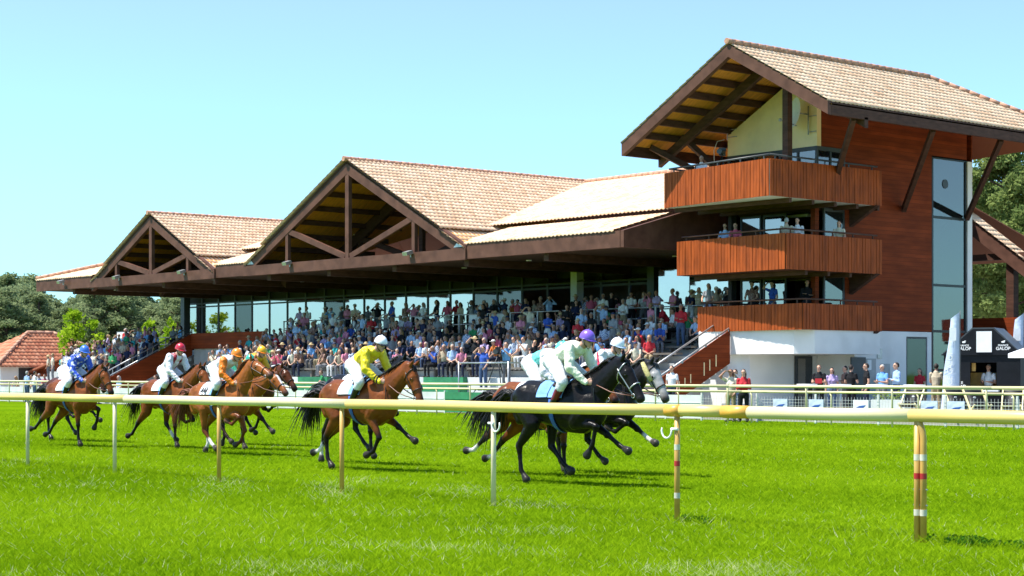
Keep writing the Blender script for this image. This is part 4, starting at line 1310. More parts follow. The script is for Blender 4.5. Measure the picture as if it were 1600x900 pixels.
def make_horse(spec):
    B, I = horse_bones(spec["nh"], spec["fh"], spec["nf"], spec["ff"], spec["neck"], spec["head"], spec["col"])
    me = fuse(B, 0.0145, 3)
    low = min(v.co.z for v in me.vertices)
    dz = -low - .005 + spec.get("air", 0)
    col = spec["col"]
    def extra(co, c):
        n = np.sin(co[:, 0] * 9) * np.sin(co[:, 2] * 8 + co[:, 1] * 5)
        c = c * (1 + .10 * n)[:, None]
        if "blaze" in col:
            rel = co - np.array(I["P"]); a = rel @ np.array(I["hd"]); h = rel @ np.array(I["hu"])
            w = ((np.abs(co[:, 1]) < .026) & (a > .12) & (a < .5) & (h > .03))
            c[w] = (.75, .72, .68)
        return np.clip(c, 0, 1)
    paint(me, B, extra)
    from mathutils import noise as mn
    co_ = coords(me); nr_ = np.empty(len(co_) * 3); me.vertices.foreach_get("normal", nr_)
    dd = np.array([mn.noise((x * 5.5, y * 5.5, z * 4)) * .7 + mn.noise((x * 12, y * 12, z * 8 + 4)) * .4 for x, y, z in co_]) * .0075 * np.clip((co_[:, 2] - .62) / .3, 0, 1)
    me.vertices.foreach_set("co", (co_ + nr_.reshape(-1, 3) * dd[:, None]).reshape(-1)); me.update()
    me.materials.append(M["coat"])
    me.name = "horse"
    root = empty("horse", (0, 0, 0), 0, spec["label"], "horse", "racehorses galloping behind the rail")
    body = link_mesh("body", me, root)
    bvh = bvh_of(me)
    P, hd, hu = I["P"], I["hd"], I["hu"]
    hair = M[spec.get("hair", "hair_black")]
    rnd = random.Random(spec["seed"])
    # eyes
    for s in (-1, 1):
        mb = MB(); c = P + hd * .185 + hu * .028 + Vector((0, s * .082, 0)); mb.ball(c, (.02, .014, .018)); mb.build("eye", M["eye"], root)
    # tail: locks streaming back
    mb = MB()
    for k in range(140):
        a = Vector((-.86, rnd.gauss(0, .025), 1.33 + rnd.gauss(0, .02)))
        L = rnd.uniform(.45, .85); spread = rnd.gauss(0, .09); dr = rnd.uniform(.3, .95)
        pts = [a]
        for i in range(1, 7):
            t = i / 6
            pts.append(a + Vector((-L * (t ** .9) * (.85 - .25 * dr), spread * t * t * 1.5 + .03 * math.sin(5 * t + k), .10 * math.sin(t * 2.4) - (.25 + dr) * t * t * L + rnd.gauss(0, .012))))
        mb.tube(pts, [.016, .020, .018, .015, .011, .007, .002], 4, cap=False)
    mb.build("tail", hair, root)
    # mane along the crest, blown back
    mb = MB()
    for k in range(70):
        t = k / 69
        root_p = I["poll"].lerp(I["base"] + Vector((-.12, 0, .26)), t)
        hit = bvh.ray_cast(root_p + Vector((-.25, 0, .5)), Vector((.25, 0, -.5)).normalized())
        if hit[0] is None: continue
        a = hit[0] + Vector((0, rnd.gauss(0, .012), -.01)); L = rnd.uniform(.10, .2)
        s = rnd.choice((-1, -1, 1))
        pts = [a, a + Vector((-.02, s * .02, .02)), a + Vector((-.07 * L / .15, s * .055, -.0)), a + Vector((-.12 * L / .15, s * .085, -.35 * L))]
        mb.tube(pts, [.012, .012, .009, .002], 4, cap=False)
    mb.build("mane", hair, root)
    mb = MB()
    for k in range(12):
        a = P + hd * -.01 + hu * .11 + Vector((0, rnd.gauss(0, .02), 0))
        mb.tube([a, a + hd * .05 + hu * .03, a + hd * .12 + Vector((0, rnd.gauss(0, .02), 0))], [.01, .009, .002], 4, cap=False)
    mb.build("forelock", hair, root)
    # bridle: rings round the head laid on the skin
    def ring(c, ax, n=22, r=.25):
        ax = Vector(ax).normalized(); s = Vector((0, 1, 0)); u = ax.cross(s)
        pts = []
        for k in range(n):
            a = 2 * math.pi * k / n
            d = s * math.cos(a) + u * math.sin(a)
            h = bvh.ray_cast(c + d * r, -d)
            if h[0] is not None and (h[0] - c).length < r: pts.append(h[0] + d * .006)
        return pts + pts[:2]
    mb = MB()
    for off in (.36, .09):
        pts = ring(P + hd * off - hu * .01, hd + (hu * .0 if off > .2 else hu * .35))
        if len(pts) > 6: mb.tube(pts, .010, 6)
    for s in (-1, 1):
        pts = []
        for t in np.linspace(.05, .46, 9):
            c = P + hd * t - hu * (.01 + .05 * (t - .05) / .4)
            h = bvh.ray_cast(c + Vector((0, s * .3, 0)), Vector((0, -s, 0)))
            if h[0] is not None: pts.append(h[0] + Vector((0, s * .006, 0)))
        if len(pts) > 3: mb.tube(pts, .0095, 6)
    mb.build("bridle", M[spec.get("tack", "leather")], root)
    for s in (-1, 1):
        mb = MB(); mb.tube([P + hd * .46 - hu * .055 + Vector((0, s * .056 + .026 * math.cos(a) * 0, 0)) + hd * .026 * math.cos(a) + hu * .026 * math.sin(a) for a in np.linspace(0, 6.28, 13)], .006, 5)
        mb.build("bit_ring", M["metal"], root)
    if spec.get("fleece"):
        for s in (-1, 1):
            pts = [P + hd * t - hu * (.0 + .06 * t) + Vector((0, s * (.115 - .06 * abs(t - .1)), 0)) for t in (-.08, .02, .12, .22)]
            mb = MB(); mb.tube(pts, [.03, .042, .042, .03], 10); mb.build("fleece_cheek_piece", M["fleece"], root)
    # saddle cloth, number cloth, saddle, girth
    def over(x, w, a0, a1, n, off, thick, name, m, par=root):
        path = []
        for k in range(n):
            a = R(a0 + (a1 - a0) * k / (n - 1))
            d = Vector((0, math.sin(a), math.cos(a)))
            path.append((Vector((x, 0, 1.15)) + d * .9, -d, w))
        return wrap_strip(bvh, path, w, off, thick, name, m, par)
    cl = over(-.07, spec.get("cloth_w", .15), -60, 60, 15, .010, .012, "saddle_cloth", M[spec.get("cloth", "cloth_white")])
    over(.20, .13, -62, 62, 13, .024, .010, "saddle_pad", M[spec.get("pad", "cloth_blue")])
    over(.13, .045, 66, 294, 25, .012, .010, "girth", M["blue_strap"])
    over(.20, .10, -34, 34, 9, .040, .022, "saddle", M["leather"])
    if spec.get("number"):
        an = R(44); d = Vector((0, -math.sin(an), math.cos(an)))
        h = bvh.ray_cast(Vector((-.14, 0, 1.15)) + d * .9, -d)
        if h[0] is not None:
            text_mesh("number", spec["number"], .21, M["black"], cl, h[0] + d * .030, (1, 0, 0), (0, math.cos(an), math.sin(an)), .006)
    spec["info"] = I; spec["dz"] = dz; spec["bvh"] = bvh; spec["root"] = root
    root.location = (spec["pos"].x, spec["pos"].y, dz)
    root.rotation_euler = (0, 0, R(spec["rz"]))
    return root

# ------------------------------------------------------------------ people
SKIN, TOP, LEGS, SHOE, HAIR = 0, 1, 2, 3, 4
def finger_set(B, wrist, d, n, up, curl, s, tag=SKIN, scale=1.0):
    """palm, four unequal fingers bent at the knuckles and a thumb from the side of the palm.
    d: hand direction, n: palm normal (side the fingers close to), up: from little finger to index"""
    d, n, up = d.normalized(), n.normalized(), up.normalized()
    k = scale
    palm = wrist + d * .085 * k
    B.append(Bone(wrist, palm, (.030 * k, .017 * k), (.040 * k, .015 * k), tag, up))
    for i, L in enumerate((.070, .079, .074, .058)):
        b = palm + up * (.030 - .020 * i) * k
        a = 0; p = b; r = .0095 * k
        for j, f in enumerate((.45, .32, .25)):
            a += curl * (.75 if j == 0 else 1.0)
            q = p + (d * math.cos(a) + n * math.sin(a)) * L * f * k
            B.append(Bone(p, q, r, r * .88, tag)); p = q; r *= .88
    t0 = wrist + d * .03 * k + up * .028 * k
    t1 = t0 + (d * .6 + up * .75 + n * .25).normalized() * .042 * k
    t2 = t1 + (d * .8 + up * .1 + n * (.3 + .4 * curl)).normalized() * .034 * k
    B.append(Bone(t0, t1, .014 * k, .011 * k, tag)); B.append(Bone(t1, t2, .011 * k, .009 * k, tag))

def head_bones(B, c, fwd, up, female=False, hair=True, tag=SKIN, jaw=1.0):
    """c: centre of the skull"""
    fwd, up = fwd.normalized(), up.normalized(); side = up.cross(fwd)
    def a(p0, p1, r0, r1, t=tag): B.append(Bone(p0, p1, r0, r1, t, side))
    a(c - fwd * .022 + up * .03, c + fwd * .02 + up * .025, (.074, .082), (.07, .078))
    a(c + fwd * .03 - up * .01, c + fwd * .048 - up * .07, (.060, .052), (.042, .034))
    a(c + fwd * .06 - up * .085, c + fwd * .072 - up * .10, (.026, .022), (.024, .02))      # chin
    a(c + fwd * .088 + up * .012, c + fwd * .112 - up * .022, (.010, .010), (.016, .013))  # nose
    a(c + fwd * .082 + up * .03 - side * .035, c + fwd * .082 + up * .03 + side * .035, .014, .014)  # brow
    a(c + fwd * .088 - up * .056 - side * .014, c + fwd * .088 - up * .056 + side * .014, .011, .011)  # lips
    for s in (-1, 1):
        a(c + side * s * .074 - up * .01, c + side * s * .078 + up * .022, (.010, .018), (.009, .02))     # ear

def add_face(mb, c, fwd, up, eye_m, lip_m, hair_m=None, glasses=None):
    fwd, up = fwd.normalized(), up.normalized(); side = up.cross(fwd)
    for s in (-1, 1):
        if glasses is None:
            mb.ball(tuple(c + fwd * .083 + side * s * .031 + up * .006), .0115, eye_m, 8, 6)
        else:
            mb.ball(tuple(c + fwd * .088 + side * s * .032 + up * .004), (.022, .022, .017), glasses, 8, 6)
        if hair_m is not None:
            p = c + fwd * .094 + side * s * .033 + up * .028
            mb.beam(p - side * .017, p + side * .017, .01, .008, hair_m)
    p = c + fwd * .099 - up * .058
    mb.beam(p - side * .02, p + side * .02, .008, .006, lip_m)
# ------------------------------------------------------------------ jockeys
def silk(name, col, var=.08): return mat(name, col, 0.45, var, 9, bump=.55, bscale=10, spec=.35)
M["boot"] = mat("black_boot", (0.012, 0.012, 0.013), 0.3, 0.2, 8)
M["boot_red"] = mat("dark_red_boot_top", (0.16, 0.012, 0.02), 0.35, 0.2, 8)
M["breeches"] = mat("white_breeches", (0.70, 0.70, 0.73), 0.6, 0.04, 9, bump=.5, bscale=11)
M["lens"] = mat("dark_goggle_lens", (0.008, 0.008, 0.01), 0.08, 0.05, 4)
M["lip"] = mat("lips", (0.30, 0.10, 0.08), 0.5, 0.05, 5)
def spotted(name, base, spot, scale, checker=False):
    m, nt, p = new_mat(name)
    N, L = nt.nodes, nt.links
    tc = N.new("ShaderNodeTexCoord")
    mx = N.new("ShaderNodeMixRGB"); mx.inputs[1].default_value = (*base, 1); mx.inputs[2].default_value = (*spot, 1)
    if checker:
        ck = N.new("ShaderNodeTexChecker"); ck.inputs["Scale"].default_value = scale
        L.new(tc.outputs["Object"], ck.inputs[0]); L.new(ck.outputs["Fac"], mx.inputs[0])
    else:
        v = N.new("ShaderNodeTexVoronoi"); v.inputs["Scale"].default_value = scale
        L.new(tc.outputs["Object"], v.inputs["Vector"])
        lt = N.new("ShaderNodeMath"); lt.operation = 'LESS_THAN'; lt.inputs[1].default_value = .33
        L.new(v.outputs["Distance"], lt.inputs[0]); L.new(lt.outputs[0], mx.inputs[0])
    L.new(mx.outputs[0], p.inputs["Base Color"]); p.inputs["Roughness"].default_value = .5
    no = N.new("ShaderNodeTexNoise"); no.inputs["Scale"].default_value = 10; L.new(tc.outputs["Object"], no.inputs["Vector"])
    b = N.new("ShaderNodeBump"); b.inputs["Strength"].default_value = .5; b.inputs["Distance"].default_value = .05
    L.new(no.outputs[0], b.inputs["Height"]); L.new(b.outputs[0], p.inputs["Normal"])
    return m

def make_jockey(hs, js):
    """hs: the horse's spec, js: silks and pose; coordinates are the horse's own"""
    dx, dzh, lean, hd_turn = js.get("dx", 0), js.get("rise", 0), js.get("lean", 25), js.get("turn", 0)
    B = []
    side = (0, 1, 0)
    pel = Vector((-.02 + dx, 0, 1.72 + dzh))
    la = R(lean)
    tdir = Vector((math.cos(la), 0, math.sin(la)))
    waist = pel + tdir * .17 + Vector((0, 0, .05)); chest = pel + tdir * .33 + Vector((0, 0, .05)); neck = pel + tdir * .47 + Vector((0, 0, .03))
    def a(p0, p1, r0, r1, t): B.append(Bone(p0, p1, r0, r1, t, side))
    a(pel - tdir * .03, pel + tdir * .08 + Vector((0, 0, .02)), (.165, .145), (.155, .13), LEGS)
    a(pel + tdir * .10 + Vector((0, 0, .03)), chest, (.15, .125), (.185, .135), TOP)
    a(chest, neck, (.187, .13), (.12, .09), TOP)
    for s in (-1, 1): a(pel + Vector((-.05, s * .07, -.02)), pel + Vector((.03, s * .085, -.05)), .125, .115, LEGS)
    headc = neck + Vector((math.cos(R(lean + 25)), 0, math.sin(R(lean + 25)))) * .17 + Vector((.02, 0, .01))
    a(neck, headc - Vector((.02, 0, .04)), .062, .058, SKIN)
    fw = Vector((math.cos(R(hd_turn)), math.sin(R(hd_turn)), -.28)); up = Vector((.25, 0, 1)); up = (up - fw.normalized() * up.dot(fw.normalized()))
    head_bones(B, headc, fw, up)
    hands = []
    for s in (-1, 1):
        hip = pel + Vector((.02, s * .10, -.02))
        kn = Vector((.37 + dx * .5, s * .295, 1.46 + dzh * .5)); an = Vector((.13, s * .285, 1.155))
        a(hip, kn, (.12, .13), (.078, .082), LEGS)
        a(kn, kn.lerp(an, .22), (.074, .078), (.066, .070), LEGS)
        a(kn.lerp(an, .22), an, (.062, .067), (.042, .046), SHOE if not js.get("boot_top") else SHOE)
        toe = an + Vector((.155, 0, -.055))
        a(an + Vector((-.045, 0, -.035)), toe, (.038, .036), (.038, .026), SHOE)
        sh = chest + tdir * .09 + Vector((0, s * .165, .0))
        el = Vector((sh.x + .06, s * .27, sh.z - .26)); 
        neckpt = hs["info"]["base"] + hs["info"]["nd"] * js.get("reach", .06)
        wr = Vector((neckpt.x + .03, s * .15, neckpt.z + .20))
        d = wr - el
        el = el.lerp(wr, max(0, (d.length - .27)) / max(d.length, .01) * .5)
        st = js.get("sleeve_tag", TOP)
        a(sh, sh + Vector((.01, s * .01, -.02)), .082, .080, st if js.get("cap_sleeve", 1) else TOP)
        a(sh, el, (.080, .076), (.068, .064), st); a(el, wr, (.068, .062), (.040, .038), st)
        hd_ = (Vector((wr.x + .1, s * .085, wr.z - .01)) - wr).normalized()
        finger_set(B, wr, hd_, Vector((0, -s, -.3)), Vector((0, 0, 1)), 1.25, s, SKIN, 1.05)
        hands.append(wr + hd_ * .10)
    me = fuse(B, 0.0095, 3)
    # billowing silk and creased breeches: the cloth itself is folded
    from mathutils import noise as mn
    co_ = coords(me); Qb, _ = bone_field(B, co_); tg = np.array([b.tag for b in B])[Qb.argmin(0)]
    nr_ = np.empty(len(co_) * 3); me.vertices.foreach_get("normal", nr_); nr_ = nr_.reshape(-1, 3)
    amp_ = np.where((tg == TOP) | (tg == 5), .013, np.where(tg == LEGS, .006, 0))
    disp = np.zeros(len(co_))
    for i_ in np.nonzero(amp_)[0]:
        x_, y_, z_ = co_[i_] * 9
        disp[i_] = mn.noise((x_ * 1.6, y_ * 2.2, z_ * 1.2)) + .5 * mn.noise((x_ * 2.6, y_ * 2.6, z_ * 2.6)) + .25
    me.vertices.foreach_set("co", (co_ + nr_ * (amp_ * disp)[:, None]).reshape(-1))
    me.update()
    def ov(c, t):
        t = t.copy()
        if js.get("straps"):
            rel = c - np.array(chest)
            w = (t == TOP) & (np.abs(np.abs(c[:, 1]) - .085 - .35 * np.clip(-(rel @ np.array(tdir)), 0, .05)) < .028)
            t[w] = 6
        if js.get("patch"):
            rel = c - np.array(pel); f = rel @ np.array(tdir)
            t[(t == TOP) & (f > .05) & (f < .33)] = 6
        if js.get("cuff"):
            for h in hands:
                dd = np.linalg.norm(c - np.array(h), axis=1)
                t[(t == TOP) & (((dd > .125) & (dd < .15)) | ((dd > .17) & (dd < .19)))] = 3
        if js.get("boot_top"):
            t[(t == SHOE) & (c[:, 2] > 1.27)] = 7
        if js.get("shoulder"):
            rel = c - np.array(neck); f = rel @ np.array(tdir)
            t[(t == TOP) & (f > -.10) & (f < -.04)] = 6
        if js.get("arm"):
            t[(t == 5) & (np.abs(c[:, 1]) < .13)] = 1
        return t
    mats = [M["skin"], js["top"], js["legs"], M["boot"], M["black"], js.get("sleeve", js["top"]), js.get("accent", js["top"]), M["boot_red"]]
    for x in mats: me.materials.append(x)
    tag_faces(me, B, ov)
    me.name = "jockey"
    r = hs["root"]
    root = empty("person", r.location, r.rotation_euler.z, js["label"], "jockey", "jockeys on the galloping horses")
    link_mesh("body", me, root)
    # helmet with peak and band, goggles, face
    f, u = fw.normalized(), up.normalized(); sd = u.cross(f)
    MX = Matrix((f, sd, u)).transposed().to_4x4(); MX.translation = headc
    mb = MB(); mb.ball((-.004, 0, .018), (.122, .102, .122), 0, 22, 10, zmin=-.12)
    # peak: a curved plate
    n = 9; vs = []
    for k in range(n):
        an = R(-62 + 124 * k / (n - 1))
        for rr, z in ((.098, .022), (.165, .006), (.165, -.002), (.098, .012)):
            vs.append((rr * math.cos(an) * (1.05 if rr < .12 else 1.0), rr * .93 * math.sin(an) * (.98 if rr < .12 else .72), z))
    fs = []
    for k in range(n - 1):
        for q in range(4): fs.append((k*4+q, k*4+(q+1) % 4, (k+1)*4+(q+1) % 4, (k+1)*4+q))
    fs += [(0, 1, 2, 3), tuple((n-1)*4 + q for q in (3, 2, 1, 0))]
    mb.add(vs, fs, 1, True)
    mb.tube([(.122 * math.cos(t), .102 * math.sin(t), .010) for t in np.linspace(0, 2 * math.pi, 25)], .008, 6, m=1)
    mb.ball((-.004, 0, .142), .012, 0, 8, 5)
    mb.v = [tuple(MX @ Vector(p)) for p in mb.v]
    mb.build("helmet", [js["cap"], js.get("peak", js["cap"])], root)
    mb = MB()
    for s in (-1, 1): mb.ball((.088, s * .034, .004), (.026, .036, .026), 0, 12, 8)
    mb.tube([(.098 * math.cos(t), .088 * math.sin(t), .005) for t in np.linspace(0.3, 2 * math.pi - .3, 22)], .010, 6)
    mb.v = [tuple(MX @ Vector(p)) for p in mb.v]
    mb.build("goggles", M["lens"], root)
    mb = MB(); p = Vector((.104, 0, -.058)); mb.beam(p - Vector((0, .02, 0)), p + Vector((0, .02, 0)), .01, .008)
    mb.tube([(.0, .078, -.0), (.03, .07, -.07), (.055, .0, -.128), (.03, -.07, -.07), (.0, -.078, 0)], .007, 5)
    mb.v = [tuple(MX @ Vector(p)) for p in mb.v]
    mb.build("chin_strap", M["black"], root)
    if js.get("whip", 1):
        h = hands[0]; mb = MB(); mb.tube([h + Vector((-.05, 0, .10)), h + Vector((.02, 0, -.02)), h + Vector((.12, -.10, -.38))], [.008, .010, .005], 6); mb.build("whip", M["black"], root)
    # reins from bit to hands, stirrups: tack of the horse
    P, hd, hu = [hs["info"][k] for k in ("P", "hd", "hu")]
    for s, h in zip((-1, 1), hands):
        b = P + hd * .46 - hu * .055 + Vector((0, s * .06, 0))
        mid_ = b.lerp(h, .5) + Vector((0, s * .045, -.035))
        mb = MB(); mb.tube([b, b.lerp(mid_, .5) + Vector((0, s * .012, -.004)), mid_, mid_.lerp(h, .5), h], .0085, 6); mb.build("rein", M["rein"], r)
        f_ = Vector((.22, s * .285, 1.115))
        mb = MB(); mb.tube([f_ + Vector((0, .05 * math.cos(t), .055 + .06 * math.sin(t))) for t in np.linspace(-.5, 3.64, 12)], .008, 6); mb.beam(f_ + Vector((0, -.05, -.025)), f_ + Vector((0, .05, -.025)), .05, .012)
        mb.tube([f_ + Vector((0, 0, .11)), Vector((.2, s * .25, 1.36))], .010, 5)
        mb.build("stirrup", M["metal"], r)
    return root

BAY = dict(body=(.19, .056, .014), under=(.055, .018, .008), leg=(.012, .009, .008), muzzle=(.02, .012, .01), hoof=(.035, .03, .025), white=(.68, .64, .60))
CHEST = dict(body=(.29, .092, .020), under=(.12, .038, .012), leg=(.12, .035, .014), muzzle=(.10, .05, .035), hoof=(.06, .05, .04), white=(.72, .68, .64))
BLACK = dict(body=(.010, .009, .009), under=(.011, .010, .010), leg=(.009, .008, .008), muzzle=(.02, .018, .018), hoof=(.03, .028, .026), white=(.68, .66, .64))
DBAY = dict(body=(.085, .026, .009), under=(.04, .015, .008), leg=(.010, .008, .007), muzzle=(.02, .012, .01), hoof=(.035, .03, .025), white=(.68, .64, .60))
GREY = dict(body=(.018, .017, .018), under=(.014, .013, .014), leg=(.012, .012, .012), muzzle=(.06, .055, .055), face=(.36, .36, .36), hoof=(.05, .045, .04), white=(.7, .68, .66))
H_, F_ = HIND, FORE
def two(base, **k): d = dict(base); d.update(k); return d
base_pos = at(872, 26.2)
def off(dx, dy): return base_pos + Vector((dx, dy, 0))
horses = [
 dict(seed=1, pos=base_pos, rz=5, nh=H_["plant"], fh=H_["under"], nf=F_["lift"], ff=F_["reach"], neck=40, head=-50, col=two(BLACK, socks=(0, 0, 0, 0)), hair="hair_black", cloth="cloth_blue", cloth_w=.11, tack="metal", label="black racehorse nearest the rail at the front of the field"),
 dict(seed=2, pos=off(-1.85, 1.2), rz=3, nh=H_["trail"], fh=H_["trail2"], nf=F_["fold"], ff=F_["plant"], neck=30, head=-40, col=two(BAY, socks=(1, 1, 0, 0)), hair="hair_black", label="bay racehorse with white hind socks half hidden by the black one"),
 dict(seed=3, pos=off(-1.75, 2.35), rz=3, nh=H_["plant"], fh=H_["under"], nf=F_["fold"], ff=F_["reach"], neck=38, head=-54, col=two(GREY, socks=(0, 0, 0, 1)), hair="hair_grey", fleece=True, label="dark grey racehorse with pale face and yellow fleece cheek pieces"),
 dict(seed=4, pos=at(560, 30.0), rz=6, nh=H_["plant"], fh=H_["trail2"], nf=F_["mid"], ff=F_["reach"], neck=36, head=-62, col=two(BAY, socks=(0, 1, 0, 0)), hair="hair_black", label="glossy bay racehorse under the yellow jockey with a white saddle cloth"),
 dict(seed=5, pos=at(566, 30.0) + Vector((-1.75, 1.2, 0)), rz=4, nh=H_["push"], fh=H_["under"], nf=F_["plant"], ff=F_["fold"], neck=38, head=-46, col=two(BLACK, socks=(1, 0, 0, 1)), hair="hair_grey", label="riderless looking dark racehorse hidden behind the yellow jockey's bay"),
 dict(seed=6, pos=at(342, 36.0), rz=5, nh=H_["under"], fh=H_["fold"], nf=F_["fold"], ff=F_["mid"], neck=52, head=-18, col=two(CHEST, socks=(1, 1, 0, 0)), hair="hair_brown", number="10", cloth_w=.21, label="chestnut racehorse carrying number 10 with its nose lifted"),
 dict(seed=7, pos=at(262, 39.3), rz=4, nh=H_["trail2"], fh=H_["under"], nf=F_["plant"], ff=F_["fold2"], neck=38, head=-46, col=two(BAY, socks=(0, 1, 0, 0)), hair="hair_black", cloth="cloth_white", label="bay racehorse ridden by the white jockey with red straps"),
 dict(seed=8, pos=at(366, 38.4), rz=4, nh=H_["under"], fh=H_["fold"], nf=F_["plant"], ff=F_["extend"], neck=26, head=-34, col=two(CHEST, blaze=1, leg=(.03, .014, .01)), hair="hair_brown", label="chestnut racehorse with a white blaze under the green helmeted jockey"),
 dict(seed=9, pos=at(386, 40.6), rz=4, nh=H_["push"], fh=H_["under"], nf=F_["mid"], ff=F_["fold"], neck=27, head=-40, col=two(DBAY), hair="hair_black", label="dark bay racehorse on the far side of the chestnut group"),
 dict(seed=10, pos=at(112, 40.0), rz=5, nh=H_["trail"], fh=H_["trail2"], nf=F_["plant"], ff=F_["lift"], neck=38, head=-52, col=two(BAY), hair="hair_black", label="bay racehorse under the blue starred jockey at the back of the field"),
 dict(seed=11, pos=at(106, 43.2), rz=4, nh=H_["plant"], fh=H_["under"], nf=F_["fold2"], ff=F_["reach"], neck=36, head=-50, col=two(DBAY, socks=(0, 0, 0, 0)), hair="hair_black", label="dark bay racehorse under the black and white checked jockey"),
]
for h in horses: make_horse(h)
WHT = silk("white_silk", (0.70, 0.70, 0.71), .04)
CREAM = silk("cream_silk", (0.76, 0.78, 0.60), .05)
jk = [
 (0, dict(top=CREAM, legs=M["breeches"], cap=mat("purple_cap", (.20, .10, .55), .3, .06, 4), peak=mat("purple_peak", (.10, .05, .33), .3, .06, 4), boot_top=1, lean=17, rise=.12, label="jockey in pale cream silks and purple helmet on the black horse")),
 (1, dict(top=WHT, legs=M["breeches"], cap=mat("turquoise_cap", (.12, .6, .5), .3, .06, 4), patch=1, accent=silk("turquoise_silk", (.16, .66, .58)), lean=8, rise=.12, label="jockey in white silks with a turquoise back behind the leader")),
 (2, dict(top=WHT, legs=M["breeches"], cap=mat("white_cap", (.82, .84, .88), .3, .04, 4), peak=mat("pale_blue_peak", (.40, .52, .70), .3, .04, 4), shoulder=1, accent=silk("crimson_silk", (.48, .02, .06)), lean=24, label="jockey in white silks with a crimson shoulder band and white helmet")),
 (3, dict(top=silk("yellow_silk", (.78, .60, .015)), legs=M["breeches"], cap=mat("bright_white_cap", (.85, .85, .85), .25, .03, 4), peak=M["black"], cuff=1, lean=21, rise=.08, turn=-8, label="jockey in bright yellow silks and white helmet on a bay")),
 (5, dict(top=WHT, legs=M["breeches"], sleeve_tag=5, sleeve=silk("orange_silk", (.80, .20, .01)), cap=mat("orange_cap", (.82, .22, .01), .3, .06, 4), lean=12, rise=.12, arm=1, label="jockey with orange sleeves and orange helmet bent low over a chestnut")),
 (6, dict(top=WHT, legs=M["breeches"], cap=mat("red_cap", (.50, .02, .04), .3, .06, 4), straps=1, accent=silk("dark_red_silk", (.28, .015, .03)), lean=32, rise=.04, label="jockey in white silks with dark red braces and red helmet")),
 (7, dict(top=silk("green_silk", (.02, .22, .13)), legs=M["breeches"], cap=mat("green_cap", (.02, .36, .25), .3, .06, 4), lean=14, rise=-.04, label="jockey with a green helmet half hidden by the orange sleeved rider")),
 (8, dict(top=silk("amber_silk", (.74, .36, .01)), legs=M["breeches"], cap=mat("amber_cap", (.80, .42, .01), .3, .06, 4), peak=mat("orange_peak", (.75, .18, .01), .3, .05, 4), lean=20, rise=.0, label="jockey in amber silks and yellow orange helmet on the far side")),
 (9, dict(top=spotted("blue_starred_silk", (.03, .09, .52), (.72, .74, .84), 13), legs=M["breeches"], cap=mat("blue_cap", (.05, .16, .62), .3, .06, 4), lean=26, rise=.06, label="jockey in blue silks with white stars and a blue helmet")),
 (10, dict(top=spotted("black_white_checked_silk", (.012, .012, .02), (.8, .8, .82), 10, True), legs=M["breeches"], cap=spotted("checked_cap", (.012, .012, .03), (.8, .8, .82), 22, True), lean=26, dx=-.05, label="jockey in black and white checked silks at the very back")),
]
for i, js in jk: make_jockey(horses[i], js)
# ------------------------------------------------------------------ spectators
def cloth(name, c): return mat(name, c, 0.8, .14, 7, bump=.35, bscale=14, spec=.2)
TOPS = [("white", (.74, .74, .74)), ("pale blue", (.34, .48, .70)), ("sky blue", (.16, .36, .66)), ("navy", (.015, .022, .06)), ("black", (.012, .012, .014)), ("pink", (.62, .22, .32)),
        ("lilac", (.44, .34, .56)), ("red", (.48, .03, .04)), ("teal", (.03, .32, .32)), ("grey", (.22, .23, .25)), ("beige", (.50, .42, .30)), ("orange", (.60, .18, .04)),
        ("green", (.04, .26, .10)), ("striped blue", (.30, .36, .50)), ("brown patterned", (.16, .08, .05)), ("royal blue", (.04, .10, .42)), ("cream", (.66, .60, .46)), ("rose", (.52, .10, .16))]
BOTS = [("navy trousers", (.018, .024, .05)), ("jeans", (.07, .11, .20)), ("khaki trousers", (.34, .27, .16)), ("black trousers", (.012, .012, .014)), ("white trousers", (.66, .66, .64)), ("grey trousers", (.18, .18, .19))]
HEADS = [("dark hair", (.02, .012, .008)), ("brown hair", (.09, .045, .022)), ("grey hair", (.34, .33, .32)), ("blond hair", (.36, .24, .10)), ("a white cap", (.74, .74, .72)), ("a straw hat", (.55, .42, .22)), ("a navy cap", (.02, .03, .08))]
MT = {n: cloth("shirt_" + n.replace(" ", "_"), c) for n, c in TOPS}
MT["striped blue"] = spotted("shirt_blue_checks", (.12, .17, .34), (.62, .66, .74), 22, True)
MT["brown patterned"] = spotted("shirt_brown_print", (.16, .07, .05), (.46, .30, .2), 26)
MBt = {n: cloth("bottom_" + n.replace(" ", "_"), c) for n, c in BOTS}
MH = {n: mat("head_" + n.replace(" ", "_"), c, .7, .15, 12) for n, c in HEADS}
M["shoe"] = mat("dark_shoe", (.03, .025, .02), .5, .2, 8)

